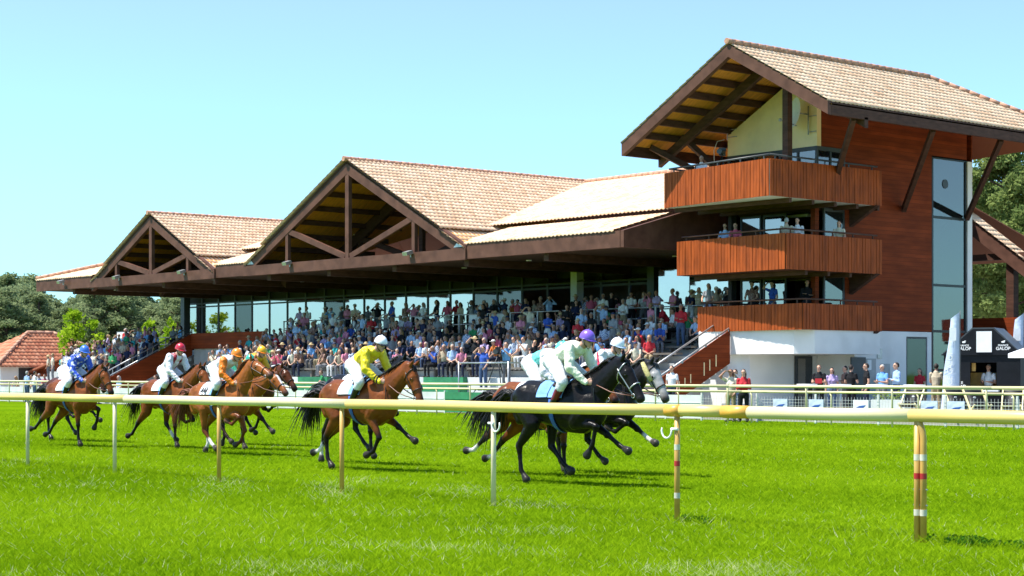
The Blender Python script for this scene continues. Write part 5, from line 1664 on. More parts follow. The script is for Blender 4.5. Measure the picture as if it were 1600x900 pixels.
def stand_bones(pose, female=False, fingers=False):
    B = []
    side = (0, 1, 0)
    def a(p0, p1, r0, r1, t): B.append(Bone(p0, p1, r0, r1, t, side))
    w = .92 if female else 1.0
    sw = .185 * w
    for s in (-1, 1):
        hip, kn, an = Vector((0, s * .095, .90)), Vector((.015, s * .11, .49)), Vector((-.02, s * .12, .085))
        a(hip, kn, (.092, .098), (.066, .068), LEGS); a(kn, an, (.066, .068), (.052, .052), LEGS)
        a(an + Vector((-.03, 0, -.04)), an + Vector((.16, s * .02, -.05)), (.044, .042), (.044, .032), SHOE)
    a((0, 0, .90), (0, 0, 1.0), (.155 * w, .115), (.15 * w, .11), LEGS)
    a((0, 0, 1.02), (0, 0, 1.28), (.145 * w, .108), (.178 * w, .118), TOP)
    a((0, 0, 1.28), (-.01, 0, 1.44), (.182 * w, .118), (.10, .08), TOP)
    if female:
        for s in (-1, 1): a((.07, s * .07, 1.26), (.085, s * .07, 1.25), .06, .055, TOP)
    a((-.012, 0, 1.42), (.005, 0, 1.55), (.056, .056), (.052, .052), SKIN)
    head_bones(B, Vector((.012, 0, 1.64)), Vector((1, 0, -.05)), Vector((0, 0, 1)))
    def arm(s, el, wr, hd_dir=None, long=False):
        sh = Vector((-.01, s * sw, 1.40))
        el, wr = Vector(el), Vector(wr)
        a(sh, sh.lerp(el, .55), (.062, .060), (.054, .052), TOP)
        a(sh.lerp(el, .5), el, (.050, .048), (.042, .042), TOP if long else SKIN)
        a(el, wr, (.042, .042), (.028, .026), TOP if long else SKIN)
        d = Vector(hd_dir) if hd_dir is not None else (wr - el)
        d.normalize()
        if fingers: finger_set(B, wr, d, Vector((-.3, -s, 0)), Vector((1, 0, .2)), .5, s)
        else:
            a(wr, wr + d * .10, (.026, .036), (.034, .018), SKIN); a(wr + d * .09, wr + d * .16, (.032, .018), (.02, .012), SKIN)
            a(wr + d * .03, wr + d * .08 + Vector((.03, 0, .01)), .014, .011, SKIN)
    if pose == "down": arm(-1, (-.03, -sw - .06, 1.12), (.05, -sw - .06, .87)); arm(1, (-.03, sw + .06, 1.12), (.05, sw + .06, .87))
    elif pose == "folded": arm(-1, (.0, -sw - .05, 1.12), (.18, .04, 1.16), (.1, 1, 0), True); arm(1, (.0, sw + .05, 1.12), (.20, -.05, 1.20), (.1, -1, .1), True)
    elif pose == "rail": arm(-1, (.08, -sw - .07, 1.13), (.30, -sw + .02, 1.04), None); arm(1, (.08, sw + .07, 1.13), (.30, sw - .02, 1.04), None)
    elif pose == "shade": arm(-1, (.16, -sw - .16, 1.50), (.13, -.16, 1.68), (.0, 1, .15)); arm(1, (-.02, sw + .06, 1.12), (.12, sw, .92))
    elif pose == "binocs": arm(-1, (.12, -sw - .13, 1.36), (.15, -.08, 1.58), (.2, .6, .5), True); arm(1, (.12, sw + .13, 1.36), (.15, .08, 1.58), (.2, -.6, .5), True)
    elif pose == "paper": arm(-1, (.02, -sw - .06, 1.13), (.24, -.10, 1.16), (1, .2, .1)); arm(1, (.02, sw + .06, 1.13), (.24, .10, 1.16), (1, -.2, .1))
    elif pose == "camera": arm(-1, (.18, -sw - .05, 1.22), (.34, -.10, 1.44), (.6, .3, .5)); arm(1, (.18, sw + .03, 1.22), (.36, .06, 1.40), (.6, -.3, .5))
    return B

def sit_bones(pose, female=False):
    """seated on a surface .45 above the feet; the origin is on the floor below the seat's front"""
    B = []
    side = (0, 1, 0)
    def a(p0, p1, r0, r1, t): B.append(Bone(p0, p1, r0, r1, t, side))
    w = .92 if female else 1.0; sw = .18 * w
    lean = {"knees": .14, "upright": .02, "forward": .22, "phone": .06}[pose]
    for s in (-1, 1):
        sp = .13 if not female else .09
        hip, kn, an = Vector((-.05, s * .10, .55)), Vector((.36, s * sp, .53)), Vector((.34, s * sp, .09))
        a(hip, kn, (.095, .09), (.068, .066), LEGS); a(kn, an, (.064, .066), (.05, .05), LEGS)
        a(an + Vector((-.03, 0, -.045)), an + Vector((.15, 0, -.055)), (.044, .042), (.044, .03), SHOE)
    c0 = Vector((-.07, 0, .56)); c1 = Vector((-.06 + lean * .5, 0, .86)); c2 = Vector((-.06 + lean, 0, 1.08))
    a(c0, c0 + Vector((0, 0, .10)), (.165 * w, .13), (.15 * w, .12), LEGS)
    a(c0 + Vector((0, 0, .12)), c1, (.15 * w, .118), (.178 * w, .12), TOP); a(c1, c2, (.18 * w, .118), (.10, .08), TOP)
    hc = c2 + Vector((.035, 0, .20)); a(c2, hc - Vector((.01, 0, .06)), .055, .052, SKIN)
    head_bones(B, hc, Vector((1, 0, -.08)), Vector((0, 0, 1)))
    for s in (-1, 1):
        sh = c2 + Vector((-.01, s * sw, -.04))
        if pose == "knees": el, wr = sh + Vector((.12, s * .05, -.24)), Vector((.30, s * .09, .66))
        elif pose == "upright": el, wr = sh + Vector((.02, s * .06, -.28)), Vector((.16, s * .03, .68))
        elif pose == "forward": el, wr = Vector((.26, s * .15, .68)), Vector((.36, s * .02, .82))
        else: el, wr = sh + Vector((.12, s * .06, -.22)), hc + Vector((.24, s * .05, -.10 - .04 * s))
        a(sh, sh.lerp(el, .55), .060, .054, TOP); a(sh.lerp(el, .5), el, .050, .042, SKIN); a(el, wr, .042, .027, SKIN)
        d = (wr - el).normalized(); d = (d + Vector((.2, -s * .5, -.2))).normalized()
        a(wr, wr + d * .10, (.03, .03), (.032, .018), SKIN); a(wr + d * .09, wr + d * .15, .018, .011, SKIN); a(wr + d * .03, wr + d * .08 + Vector((0, 0, .03)), .013, .010, SKIN)
    return B, hc

HEADGEAR = ["short", "long", "cap", "hat"]
def person_mesh(bones, hc, gear, voxel, shades=True, dress=False):
    me = fuse(bones, voxel, 3)
    for k in range(7): me.materials.append(M["skin"])
    def ov(c, t):
        t = t.copy()
        if dress:
            pass
        return t
    tag_faces(me, bones, ov)
    mb = MB()
    mb.v = [tuple(v.co) for v in me.vertices]
    mb.f = [tuple(p.vertices) for p in me.polygons]
    mi = np.empty(len(me.polygons), np.int32); me.polygons.foreach_get("material_index", mi); mb.m = [int(x) for x in mi]
    mb.smooth = [True] * len(mb.f)
    bpy.data.meshes.remove(me)
    c = Vector(hc)
    if gear in ("short", "long", "cap"):
        # hair: a shell round the back and top of the skull
        n, k = 16, 9; vs = []
        for i in range(k + 1):
            e = R(-38 + 128 * i / k)
            for j in range(n):
                an = 2 * math.pi * j / n
                front = math.cos(an)
                ee = max(e, R(22) if front > .25 else (R(2) if front > -.15 else e))
                vs.append((c.x - .012 + .094 * math.cos(ee) * math.cos(an), c.y + .082 * math.cos(ee) * math.sin(an), c.z + .012 + .108 * math.sin(ee)))
        fs = [(i*n+j, i*n+(j+1) % n, (i+1)*n+(j+1) % n, (i+1)*n+j) for i in range(k) for j in range(n)]
        mb.add(vs, fs, HAIR, True)
    if gear == "long":
        mb.tube([c + Vector((-.05, 0, .05)), c + Vector((-.085, 0, -.06)), c + Vector((-.08, 0, -.18)), c + Vector((-.085, 0, -.27))], [.07, .085, .075, .03], 10, m=HAIR)
    if gear == "cap":
        mb.ball((c.x - .005, c.y, c.z + .03), (.104, .09, .09), 5, 14, 6, zmin=0)
        mb.prism([(c.x + .07, c.y - .06, c.z + .035), (c.x + .165, c.y - .045, c.z + .02), (c.x + .165, c.y + .045, c.z + .02), (c.x + .07, c.y + .06, c.z + .035)], (0, 0, .012), 5)
    if gear == "hat":
        mb.ball((c.x - .005, c.y, c.z + .03), (.104, .09, .10), 5, 14, 6, zmin=0)
        vs = []
        for r, z in ((.09, .04), (.17, .022), (.17, .014), (.09, .028)):
            for j in range(16): vs.append((c.x - .005 + r * math.cos(2*math.pi*j/16), c.y + r * .94 * math.sin(2*math.pi*j/16), c.z + z))
        mb.add(vs, [(i*16+j, i*16+(j+1) % 16, ((i+1) % 4)*16+(j+1) % 16, ((i+1) % 4)*16+j) for i in range(4) for j in range(16)], 5, True)
    add_face(mb, c, Vector((1, 0, -.06)), Vector((0, 0, 1)), 6, 6, None, 6 if shades else None)
    out = bpy.data.meshes.new("person")
    out.from_pydata(mb.v, [], mb.f)
    for k in range(7): out.materials.append(M["skin"])
    out.polygons.foreach_set("material_index", mb.m); out.polygons.foreach_set("use_smooth", mb.smooth)
    out.update()
    return out

LIB = {}
def lib(kind, pose, gear, female, voxel=0.021, fingers=False, shades=False):
    key = (kind, pose, gear, female, voxel, fingers, shades)
    if key not in LIB:
        if kind == "stand": LIB[key] = person_mesh(stand_bones(pose, female, fingers), (.012, 0, 1.64), gear, voxel, shades)
        else:
            b, hc = sit_bones(pose, female); LIB[key] = person_mesh(b, hc, gear, voxel, shades)
    return LIB[key]

def person(loc, rz, kind, pose, top, bottom, head, female=False, label=None, cat="spectator", group=None, voxel=0.021, fingers=False, shades=False, scale=1.0, tan=False):
    gear = {"a white cap": "cap", "a navy cap": "cap", "a straw hat": "hat"}.get(head, "long" if female else "short")
    me = lib(kind, pose, gear, female, voxel, fingers, shades)
    o = link_mesh("person", me, None, loc, rz)
    o.scale = (scale,) * 3
    hat = head.startswith("a ")
    ms = [M["skin_tan"] if tan else M["skin"], MT[top], MBt[bottom], M["shoe"], MH["brown hair"] if hat else MH[head], MH[head] if hat else M["black"], M["lens"] if shades else M["black"]]
    for i, m_ in enumerate(ms):
        o.material_slots[i].link = 'OBJECT'; o.material_slots[i].material = m_
    tag(o, label, cat, group)
    return o

# combinations never repeat, so that each spectator's clothes tell him from all others of the same place
rc = random.Random(77)
used_combo = set()
def combo(kind, place):
    for _ in range(4000):
        t = rc.choices([n for n, _ in TOPS], weights=[16, 8, 5, 9, 11, 6, 5, 5, 3, 8, 7, 3, 3, 5, 6, 3, 7, 4])[0]
        b = rc.choice([n for n, _ in BOTS]); h = rc.choices([n for n, _ in HEADS], weights=[5, 4, 5, 3, 3, 2, 2])[0]
        fm = rc.random() < .42 and not h.startswith("a ")
        if (kind, place, t, b, h, fm) not in used_combo:
            used_combo.add((kind, place, t, b, h, fm)); return t, b, h, fm
    raise RuntimeError
def describe(kind, place, t, b, h, fm, extra=""):
    hh = ("long " + h) if fm else (("short " + h) if "hair" in h else h[2:])
    return f"{'seated' if kind == 'sit' else 'standing'} spectator, {hh}, {t} top, {b}, {place}"
FACE = R(-78)
def px_of(x, y): return 800 + 2832 * (.653 * x + .757 * y) / (-.757 * x + .653 * y)
plan = []
def add_spec(x, y, z, rz, kind, pose, place, group):
    t, b, h, fm = combo(kind, place)
    plan.append((y * .653 - x * .757, (x, y, z), rz, kind, pose, t, b, h, fm, describe(kind, place, t, b, h, fm), group, rc.uniform(.93, 1.06), rc.random() < .38))
G1 = "spectators in the grandstand"
# seated and standing people on the tiers, front rows fuller
for i in range(NROW):
    place = ["on the front row", "on the second row", "on the third row", "on the fourth row", "on the fifth row", "on the sixth row", "below the terrace railing"][i]
    x = SX0 + 1.0 + rc.random()
    while x < SX1 - .8:
        px = px_of(x, row_y(i))
        fill = (.94, .95, .93, .90, .84, .76, .72)[i]
        if i == 0 and (625 < px < 660 or 720 < px < 840): fill = .25
        fill *= 1.0 if math.sin(x * .9 + i * 1.7) + .6 * math.sin(x * 2.3 + i) > -.5 else .5
        if rc.random() < fill:
            if rc.random() < (.05 if i < 4 else .22):
                add_spec(x, row_y(i) + .2, row_z(i), FACE + rc.gauss(0, .35), "stand", rc.choice(["down", "folded", "shade", "paper"]), place, G1)
            else:
                add_spec(x, row_y(i) + .46, row_z(i) - .02, FACE + rc.gauss(0, .35), "sit", rc.choice(["knees", "upright", "forward", "phone", "knees"]), place, G1)
        x += rc.uniform(.50, .78) + (.9 if rc.random() < .04 else 0)
# people at the railing of the upper terrace and behind it
for yy, dens, place in ((YT + .45, .82, "at the terrace railing"), (YT + 1.5, .62, "behind the terrace railing"), (YT + 3.0, .42, "by the terrace windows")):
    x = SX0 + .6
    while x < SX1 - .4:
        if rc.random() < dens:
            add_spec(x, yy + rc.uniform(-.15, .35), ZT, FACE + rc.gauss(0, .5), "stand", rc.choice(["rail", "rail", "folded", "down", "binocs", "paper"]), place, G1)
        x += rc.uniform(.6, 1.05) * (1.0 if yy < YT + 1 else 1.3)
# open terrace at far left
for i in range(6):
    x = -102.6
    while x < -94.6:
        if rc.random() < .85:
            add_spec(x, 51.0 + i + rc.uniform(-.1, .3), 1.1 + i * .32, FACE + rc.gauss(0, .5), "stand", rc.choice(["rail", "folded", "down", "down", "shade"]), "on the open terrace", "spectators on the open terrace")
        x += rc.uniform(.52, .9)
# people standing along the far rail at left
x = -118
while x < -82:
    if rc.random() < .5:
        add_spec(x, 47.2 + rc.uniform(0, .9), .14, FACE + rc.gauss(0, .5), "sit", rc.choice(["knees", "upright", "forward"]), "behind the far rail", "spectators behind the far rail")
    x += rc.uniform(.8, 1.9)
plan.sort(key=lambda q: q[0])
N_SINGLE = 262
for q in plan[:N_SINGLE]:
    person(q[1], q[2], q[3], q[4], q[5], q[6], q[7], q[8], q[9], group=q[10], scale=q[11], tan=q[12])
# the farthest ones, which melt into one mass
cv, cf, cm, mats_, mid_ = [], [], [], [], {}
nv = 0
for q in plan[N_SINGLE:]:
    gear = {"a white cap": "cap", "a navy cap": "cap", "a straw hat": "hat"}.get(q[7], "long" if q[8] else "short")
    me = lib(q[3], q[4], gear, q[8], .03)
    hat = q[7].startswith("a ")
    ms = [M["skin_tan"] if q[12] else M["skin"], MT[q[5]], MBt[q[6]], M["shoe"], MH["brown hair"] if hat else MH[q[7]], MH[q[7]] if hat else M["black"], M["black"]]
    for m_ in ms:
        if m_.name not in mid_: mid_[m_.name] = len(mats_); mats_.append(m_)
    co = coords(me); c_, s_ = math.cos(q[2]), math.sin(q[2])
    co = (co @ np.array([[c_, s_, 0], [-s_, c_, 0], [0, 0, 1]])) * q[11] + np.array(q[1])
    cv.append(co)
    for p_ in me.polygons:
        cf.append(tuple(v + nv for v in p_.vertices)); cm.append(mid_[ms[p_.material_index].name])
    nv += len(co)
me = bpy.data.meshes.new("crowd"); me.from_pydata(np.concatenate(cv).tolist(), [], cf)
for m_ in mats_: me.materials.append(m_)
me.polygons.foreach_set("material_index", cm); me.polygons.foreach_set("use_smooth", [True] * len(cf)); me.update()
tag(link_mesh("crowd", me), "distant dense crowd at the left end of the stand and on the open terrace", "crowd", kind="stuff")

# named people near the tower, at finer detail
def who(px, Y, z, rz, kind, pose, top, bottom, head, label, female=False, dz=0, **k):
    p = at_y(px, Y, z)
    return person((p.x, p.y, z), R(rz), kind, pose, top, bottom, head, female, label, k.pop("cat", "person"), k.pop("group", None), 0.013, True, k.pop("shades", False), k.pop("scale", 1.0), **k)
who(1143, 44.9, 0, -70, "stand", "shade", "cream", "khaki trousers", "brown hair", "woman shading her eyes with a raised arm beside the woman in red", True, tan=True)
who(1163, 44.95, 0, -60, "stand", "folded", "red", "black trousers", "dark hair", "person in a red top with folded arms behind the far rail", True)
who(1150, 45.9, .0, -75, "stand", "binocs", "grey", "jeans", "dark hair", "person between the shading woman and the one in red")
who(1051, 47.4, .14, -80, "stand", "down", "white", "navy trousers", "dark hair", "man in a white shirt at the foot of the brown stair")
TW = [
 (1281, 51.8, -70, "paper", "black", "black trousers", "brown hair", "man in a dark suit holding a red booklet by the tower", False, 1.02),
 (1301, 52.6, -60, "down", "lilac", "jeans", "dark hair", "woman in a lilac top beside the man in the dark suit", True, .96),
 (1322, 53.2, -110, "folded", "brown patterned", "grey trousers", "dark hair", "person in a brown printed top facing the black shirted man", False, 1.0),
 (1331, 52.6, 100, "paper", "black", "black trousers", "dark hair", "man in a plain black shirt turned towards the brown printed top", False, 1.02),
 (1355, 52.4, -130, "down", "black", "navy trousers", "dark hair", "man in a black polo by the notice board", False, 1.05),
 (1380, 51.8, -95, "paper", "sky blue", "grey trousers", "grey hair", "grey haired man in a sky blue shirt looking at papers", False, 1.02),
 (1402, 51.6, -120, "folded", "pale blue", "navy trousers", "dark hair", "bearded looking man in a pale blue shirt right of the grey haired man", False, 1.06),
 (1438, 58.0, -80, "down", "red", "black trousers", "brown hair", "woman in red in front of the tower's tall window", True, .95),
 (1464, 53.4, 100, "rail", "beige", "khaki trousers", "dark hair", "man in a tan shirt seen from behind beside the first feather flag", False, 1.04),
 (1546, 53.6, -80, "paper", "white", "khaki trousers", "grey hair", "grey haired man in a white shirt serving inside the black kiosk", False, 1.02),
]
for px, Y, rz, pose, t, b, h, lab, fm, sc in TW: who(px, Y, .14, rz, "stand", pose, t, b, h, lab, fm, scale=sc)
# balcony people
who(1097, 51.6, 8.32, -70, "stand", "rail", "white", "navy trousers", "grey hair", "man in a white shirt leaning on the top balcony beside the camera")
who(1134, 52.2, 5.68, -70, "stand", "rail", "pale blue", "navy trousers", "dark hair", "man in a pale blue shirt at the left end of the middle balcony")
who(1150, 52.3, 5.68, -60, "stand", "rail", "rose", "jeans", "brown hair", "woman in a rose top beside the man at the middle balcony's left end", True)
who(1230, 52.0, 5.68, 120, "stand", "folded", "beige", "grey trousers", "grey hair", "grey haired man in a beige waistcoat turned away at the middle balcony's corner")
who(1247, 52.4, 5.68, -70, "stand", "folded", "white", "jeans", "dark hair", "young man in a white shirt at the middle balcony corner")
who(1312, 54.6, 5.68, -60, "stand", "rail", "cream", "khaki trousers", "brown hair", "woman in a cream top alone on the middle balcony's side", True)
who(1208, 54.0, 3.46, -90, "stand", "shade", "royal blue", "jeans", "dark hair", "person in royal blue with an arm raised on the lowest balcony", True)
who(1176, 53.6, 3.46, -70, "stand", "rail", "brown patterned", "black trousers", "dark hair", "person in a brown printed top on the lowest balcony")
who(1108, 53.2, 3.46, -70, "stand", "rail", "grey", "jeans", "brown hair", "person in a grey top at the left end of the lowest balcony", True)
who(1262, 54.2, 3.46, -40, "stand", "folded", "black", "black trousers", "dark hair", "person in black in the shade of the lowest balcony")
# people by the stair and the tall front figures
who(792, 47.6, 1.05, -60, "stand", "camera", "sky blue", "grey trousers", "dark hair", "cameraman in a sky blue shirt standing on the metal platform", scale=1.05)
who(756, 48.0, .9, -80, "stand", "shade", "royal blue", "jeans", "dark hair", "man in a royal blue top shading his eyes next to the cameraman", scale=1.05)
who(506, 47.0, .5, -120, "sit", "knees", "green", "grey trousers", "brown hair", "child in a green shirt sitting on the green steps", scale=.9)
who(153, 45.6, .0, 100, "stand", "down", "pale blue", "khaki trousers", "grey hair", "man in a pale blue shirt with his back turned behind the far rail")
who(43, 45.4, .0, 95, "stand", "down", "pale blue", "jeans", "grey hair", "grey haired man in a pale blue shirt before the red roofed house")
who(55, 45.6, .0, 80, "stand", "folded", "white", "jeans", "dark hair", "dark haired man in a white shirt before the red roofed house")
# ------------------------------------------------------------------ trees
def leaf_cloud(name, centres, n_per, leaf, seed, m, parent, flat=.6, long=2.2):
    """many separate leaf-sized faces gathered into uneven clumps"""
    rng = np.random.default_rng(seed)
    P, K = [], []
    for (c, r, shade) in centres:
        n = int(n_per * (r / 1.2) ** 2)
        d = rng.normal(size=(n, 3)); d /= np.linalg.norm(d, axis=1)[:, None]
        rad = r * rng.uniform(.25, 1.05, n) ** .6
        p = np.array(c) + d * rad[:, None] * np.array([1, 1, flat])
        P.append(p); K.append(np.clip(shade + rng.normal(0, .16, n), 0, 1))
    P = np.concatenate(P); K = np.concatenate(K); n = len(P)
    a = rng.normal(size=(n, 3)); a[:, 2] *= .7; a /= np.linalg.norm(a, axis=1)[:, None]
    b = rng.normal(size=(n, 3)); b -= a * (a * b).sum(1)[:, None]; b /= np.linalg.norm(b, axis=1)[:, None]
    s = leaf * rng.uniform(.6, 1.35, n)[:, None]
    V = np.stack([P - a * s * long / 2, P + b * s / 2, P + a * s * long / 2, P - b * s / 2], 1).reshape(-1, 3)
    me = bpy.data.meshes.new(name)
    me.vertices.add(4 * n); me.vertices.foreach_set("co", V.astype(np.float32).reshape(-1))
    me.loops.add(4 * n); me.loops.foreach_set("vertex_index", np.arange(4 * n, dtype=np.int32))
    me.polygons.add(n); me.polygons.foreach_set("loop_start", np.arange(0, 4 * n, 4, dtype=np.int32)); me.polygons.foreach_set("loop_total", np.full(n, 4, np.int32))
    at_ = me.attributes.new("pick", 'FLOAT', 'FACE'); at_.data.foreach_set("value", K.astype(np.float32))
    me.materials.append(m); me.update(calc_edges=True)
    return link_mesh(name, me, parent)

M["bark"] = mat("pine_bark", (.11, .062, .042), .9, .3, 5, bump=.6, bscale=12)
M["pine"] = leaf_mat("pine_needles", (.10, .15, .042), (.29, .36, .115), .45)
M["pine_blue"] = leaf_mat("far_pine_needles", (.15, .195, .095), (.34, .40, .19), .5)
M["lime"] = leaf_mat("young_green_leaves", (.16, .30, .012), (.38, .52, .03), .45)
def pine(name, label, h, spread, seed, m, n_per=150, leaf=.2, crown0=.35, group=None, clumps=34):
    rnd = random.Random(seed)
    root = empty(name, (0, 0, 0), 0, label, "tree", group)
    mb = MB()
    pts = [Vector((0, 0, -.2))]
    bend = rnd.uniform(-.6, .6)
    for i in range(1, 9):
        t = i / 8; pts.append(Vector((bend * t * t + rnd.gauss(0, .05), rnd.gauss(0, .05), h * .93 * t)))
    mb.tube(pts, [.26 * h / 14 * (1 - .8 * i / 8) for i in range(9)], 8)
    cs = []
    for k in range(clumps):
        t = crown0 + (1 - crown0) * (k + rnd.random()) / clumps
        env = spread * (math.sin(math.pi * min(1, (t - crown0) / (1 - crown0) * .80 + .20)) ** .7)
        a = rnd.uniform(0, 2 * math.pi); r = env * rnd.uniform(.25, 1.0)
        j = min(7, int(t * 8)); base = pts[j].lerp(pts[j + 1], t * 8 - j) if j < 8 else pts[-1]
        tip = base + Vector((math.cos(a) * r, math.sin(a) * r, rnd.uniform(.1, .5) * r * .6 + .1))
        mb.tube([base, base.lerp(tip, .5) + Vector((0, 0, .12 * r)), tip], [.06 * h / 14, .04 * h / 14, .012], 5, cap=False)
        cr = rnd.uniform(.55, 1.15) * spread * .36 * math.sqrt(34 / clumps)
        cs.append((tip, cr, rnd.uniform(.15, .8)))
        if rnd.random() < .6: cs.append((base.lerp(tip, .6) + Vector((rnd.gauss(0, .3), rnd.gauss(0, .3), .3)), cr * .7, rnd.uniform(.1, .7)))
    mb.build("trunk", M["bark"], root)
    leaf_cloud("crown", [(tuple(c), r, s) for c, r, s in cs], n_per, leaf, seed, m, root)
    return root

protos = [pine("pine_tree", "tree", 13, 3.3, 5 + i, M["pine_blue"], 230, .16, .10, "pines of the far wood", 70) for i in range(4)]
rt = random.Random(9)
spots = []
px = -130
while px < 330:
    for dd in (175, 200, 228):
        spots.append((px + rt.uniform(-9, 9), dd + rt.uniform(-10, 10)))
    px += 12.5
spots = [s for s in spots if s[0] < 320]
adj = ["bushy", "tall", "slender", "broad", "ragged", "leaning", "dense", "thin", "rounded", "shaggy"]
for i, (px, d) in enumerate(spots):
    o = protos[i] if i < 4 else copy_tree(protos[i % 4])
    p = at(px, d)
    hgt = {0: 9.2, 1: 10.9, 2: 12.6}[i % 3] * (1.0 + .12 * math.sin(px * .045) + rt.uniform(-.08, .08)) * (1.0 if px < 120 else 1.02)
    o.location = (p.x, p.y, 0); o.rotation_euler = (0, 0, rt.uniform(0, 6.28)); s = hgt / 13; o.scale = (s * rt.uniform(1.0, 1.35), s * rt.uniform(1.0, 1.35), s)
    o["label"] = "dark green pine in the wood behind the red roofed house and open terrace"
    o["group"] = "pines of the far wood"
# tall pines right of the tower
rp = [pine("pine_tree", "tall pine with spreading limbs right of the tower, nearest the building", 17, 5.2, 31, M["pine"], 420, .16, .30, None, 44),
      pine("pine_tree", "broad pine behind the low wing's open terrace", 14, 4.6, 32, M["pine"], 420, .16, .16, None, 44)]
for o, (px, d, s, rz) in zip(rp, ((1585, 118, 1.0, .4), (1540, 132, 1.02, 2.0))):
    p = at(px, d); o.location = (p.x, p.y, 0); o.rotation_euler = (0, 0, rz); o.scale = (s, s, s)
for k, (px, d, s, lab) in enumerate(((1640, 128, 1.0, "pine cut by the right edge of the picture"), (1560, 150, 1.05, "pine furthest back behind the low wing"), (1495, 145, .8, "lower pine just beside the white corner of the tower"))):
    o = copy_tree(rp[(k + 1) % 2]); p = at(px, d); o.location = (p.x, p.y, 0); o.rotation_euler = (0, 0, 1.3 * k); o.scale = (s, s, s); o["label"] = lab
# young bright green trees by the open terrace
def young(px, d, h, sp, seed, label):
    p = at(px, d); rnd = random.Random(seed)
    root = empty("young_tree", p, 0, label, "tree")
    mb = MB(); mb.tube([(0, 0, -.1), (.05, 0, h * .4), (0, .05, h * .9)], [.09, .07, .02], 7)
    cs = []
    for k in range(26):
        t = rnd.uniform(.3, 1); r = sp * math.sin(math.pi * (t * .75 + .2)) * rnd.uniform(.2, 1); a = rnd.uniform(0, 6.28)
        c = Vector((r * math.cos(a), r * math.sin(a), h * t)); cs.append((tuple(c), rnd.uniform(.35, .6) * sp * .5, rnd.uniform(.2, .9)))
        mb.tube([(0, 0, h * t * .75), c], [.03, .008], 5, cap=False)
    mb.build("trunk", M["bark"], root); leaf_cloud("crown", cs, 420, .17, seed, M["lime"], root, .9, 1.5)
young(118, 116, 5.5, 1.75, 3, "bright green young tree with two crowns beside the red roofed house")
young(150, 118, 5.1, 1.55, 4, "lighter green young tree just right of the twin crowned one")
young(233, 122, 5.0, 1.35, 5, "small bright tree behind the open terrace crowd")
young(266, 124, 5.3, 1.2, 6, "bright young tree nearest the glazed end of the stand")

# ------------------------------------------------------------------ banner, flags, kiosk, deck chairs, parasol, tables
M["banner"] = mat("white_banner", (.72, .74, .76), .7, .05, 2, bump=.2)
M["flag"] = mat("pale_blue_flag", (.52, .60, .74), .7, .12, 1.6, bump=.5, bscale=5)
M["navy"] = mat("navy_panel", (.010, .011, .014), .5, .15, 3, spec=.15)
p = at_y(193, 56.4)
bn = empty("banner", (p.x, p.y, 3.1), 0, "white banner with a green emblem hung on the open terrace", "banner")
mb = MB(); mb.box((-.75, -.02, 0), (.75, .02, 1.15)); mb.build("sheet", M["banner"], bn)
mb = MB()
mb.ball((-.18, -.024, .5), (.26, .006, .26), 0, 16, 8); mb.ball((.24, -.024, .62), (.22, .006, .2), 0, 16, 8)
mb.build("emblem", M["green_seat"], bn)
mb = MB(); mb.box((-.81, -.03, -1.0), (-.75, .03, 1.2)); mb.box((.75, -.03, -1.0), (.81, .03, 1.2)); mb.box((-.75, -.03, 1.15), (.75, .03, 1.2)); mb.build("frame", M["darkgrey"], bn)

def feather(px, Y, h, label, seed):
    p = at_y(px, Y, .14)
    r = empty("feather_flag", p, R(30), label, "flag")
    mb = MB(); mb.tube([(.32, 0, 0), (.32, 0, h * .6), (.32, 0, h * .9), (.32, 0, h)], [.022, .02, .016, .01], 7); mb.tube([(.32, 0, 0), (.32, 0, .05)], .22, 14); mb.build("pole", M["darkgrey"], r)
    mb = MB(); n = 26
    front, back = [], []
    for i in range(n + 1):
        t = i / n; z = .25 + (h - .3) * t
        xr = .30
        xl = -.34 + .36 * t + .02 * math.sin(9 * t + seed)
        wob = .05 * math.sin(7 * t + seed)
        front.append([(xl, wob - .004, z - .22 * t), ((xl + xr) / 2, -wob * .8 - .004, z - .11 * t), (xr, -.004, z)])
    vs = [q for row in front for q in row] + [(q[0], q[1] + .008, q[2]) for row in front for q in row]
    o = 3 * (n + 1); fs = []
    for i in range(n):
        for j in range(2):
            a = i * 3 + j; fs += [(a, a + 1, a + 4, a + 3), (o + a, o + a + 3, o + a + 4, o + a + 1)]
        fs += [(i*3, i*3+3, o+i*3+3, o+i*3), (i*3+2, o+i*3+2, o+i*3+5, i*3+5)]
    mb.add(vs, fs, 0, True); fl = mb.build("flag_cloth", M["flag"], r)
    text_mesh("lettering", "FRANCE GALOP", .24, M["white"], fl, (.0, -.075, h * .38), (0, 0, 1), (-1, 0, 0))
    mb = MB(); mb.box((-.02, -.075, h * .72), (.20, -.07, h * .84)); mb.build("emblem", M["banner"], fl)
feather(1486, 50.2, 3.55, "tall pale blue feather flag left of the black kiosk", 1.0)
feather(1587, 55.5, 3.65, "pale blue feather flag right of the black kiosk", 2.6)

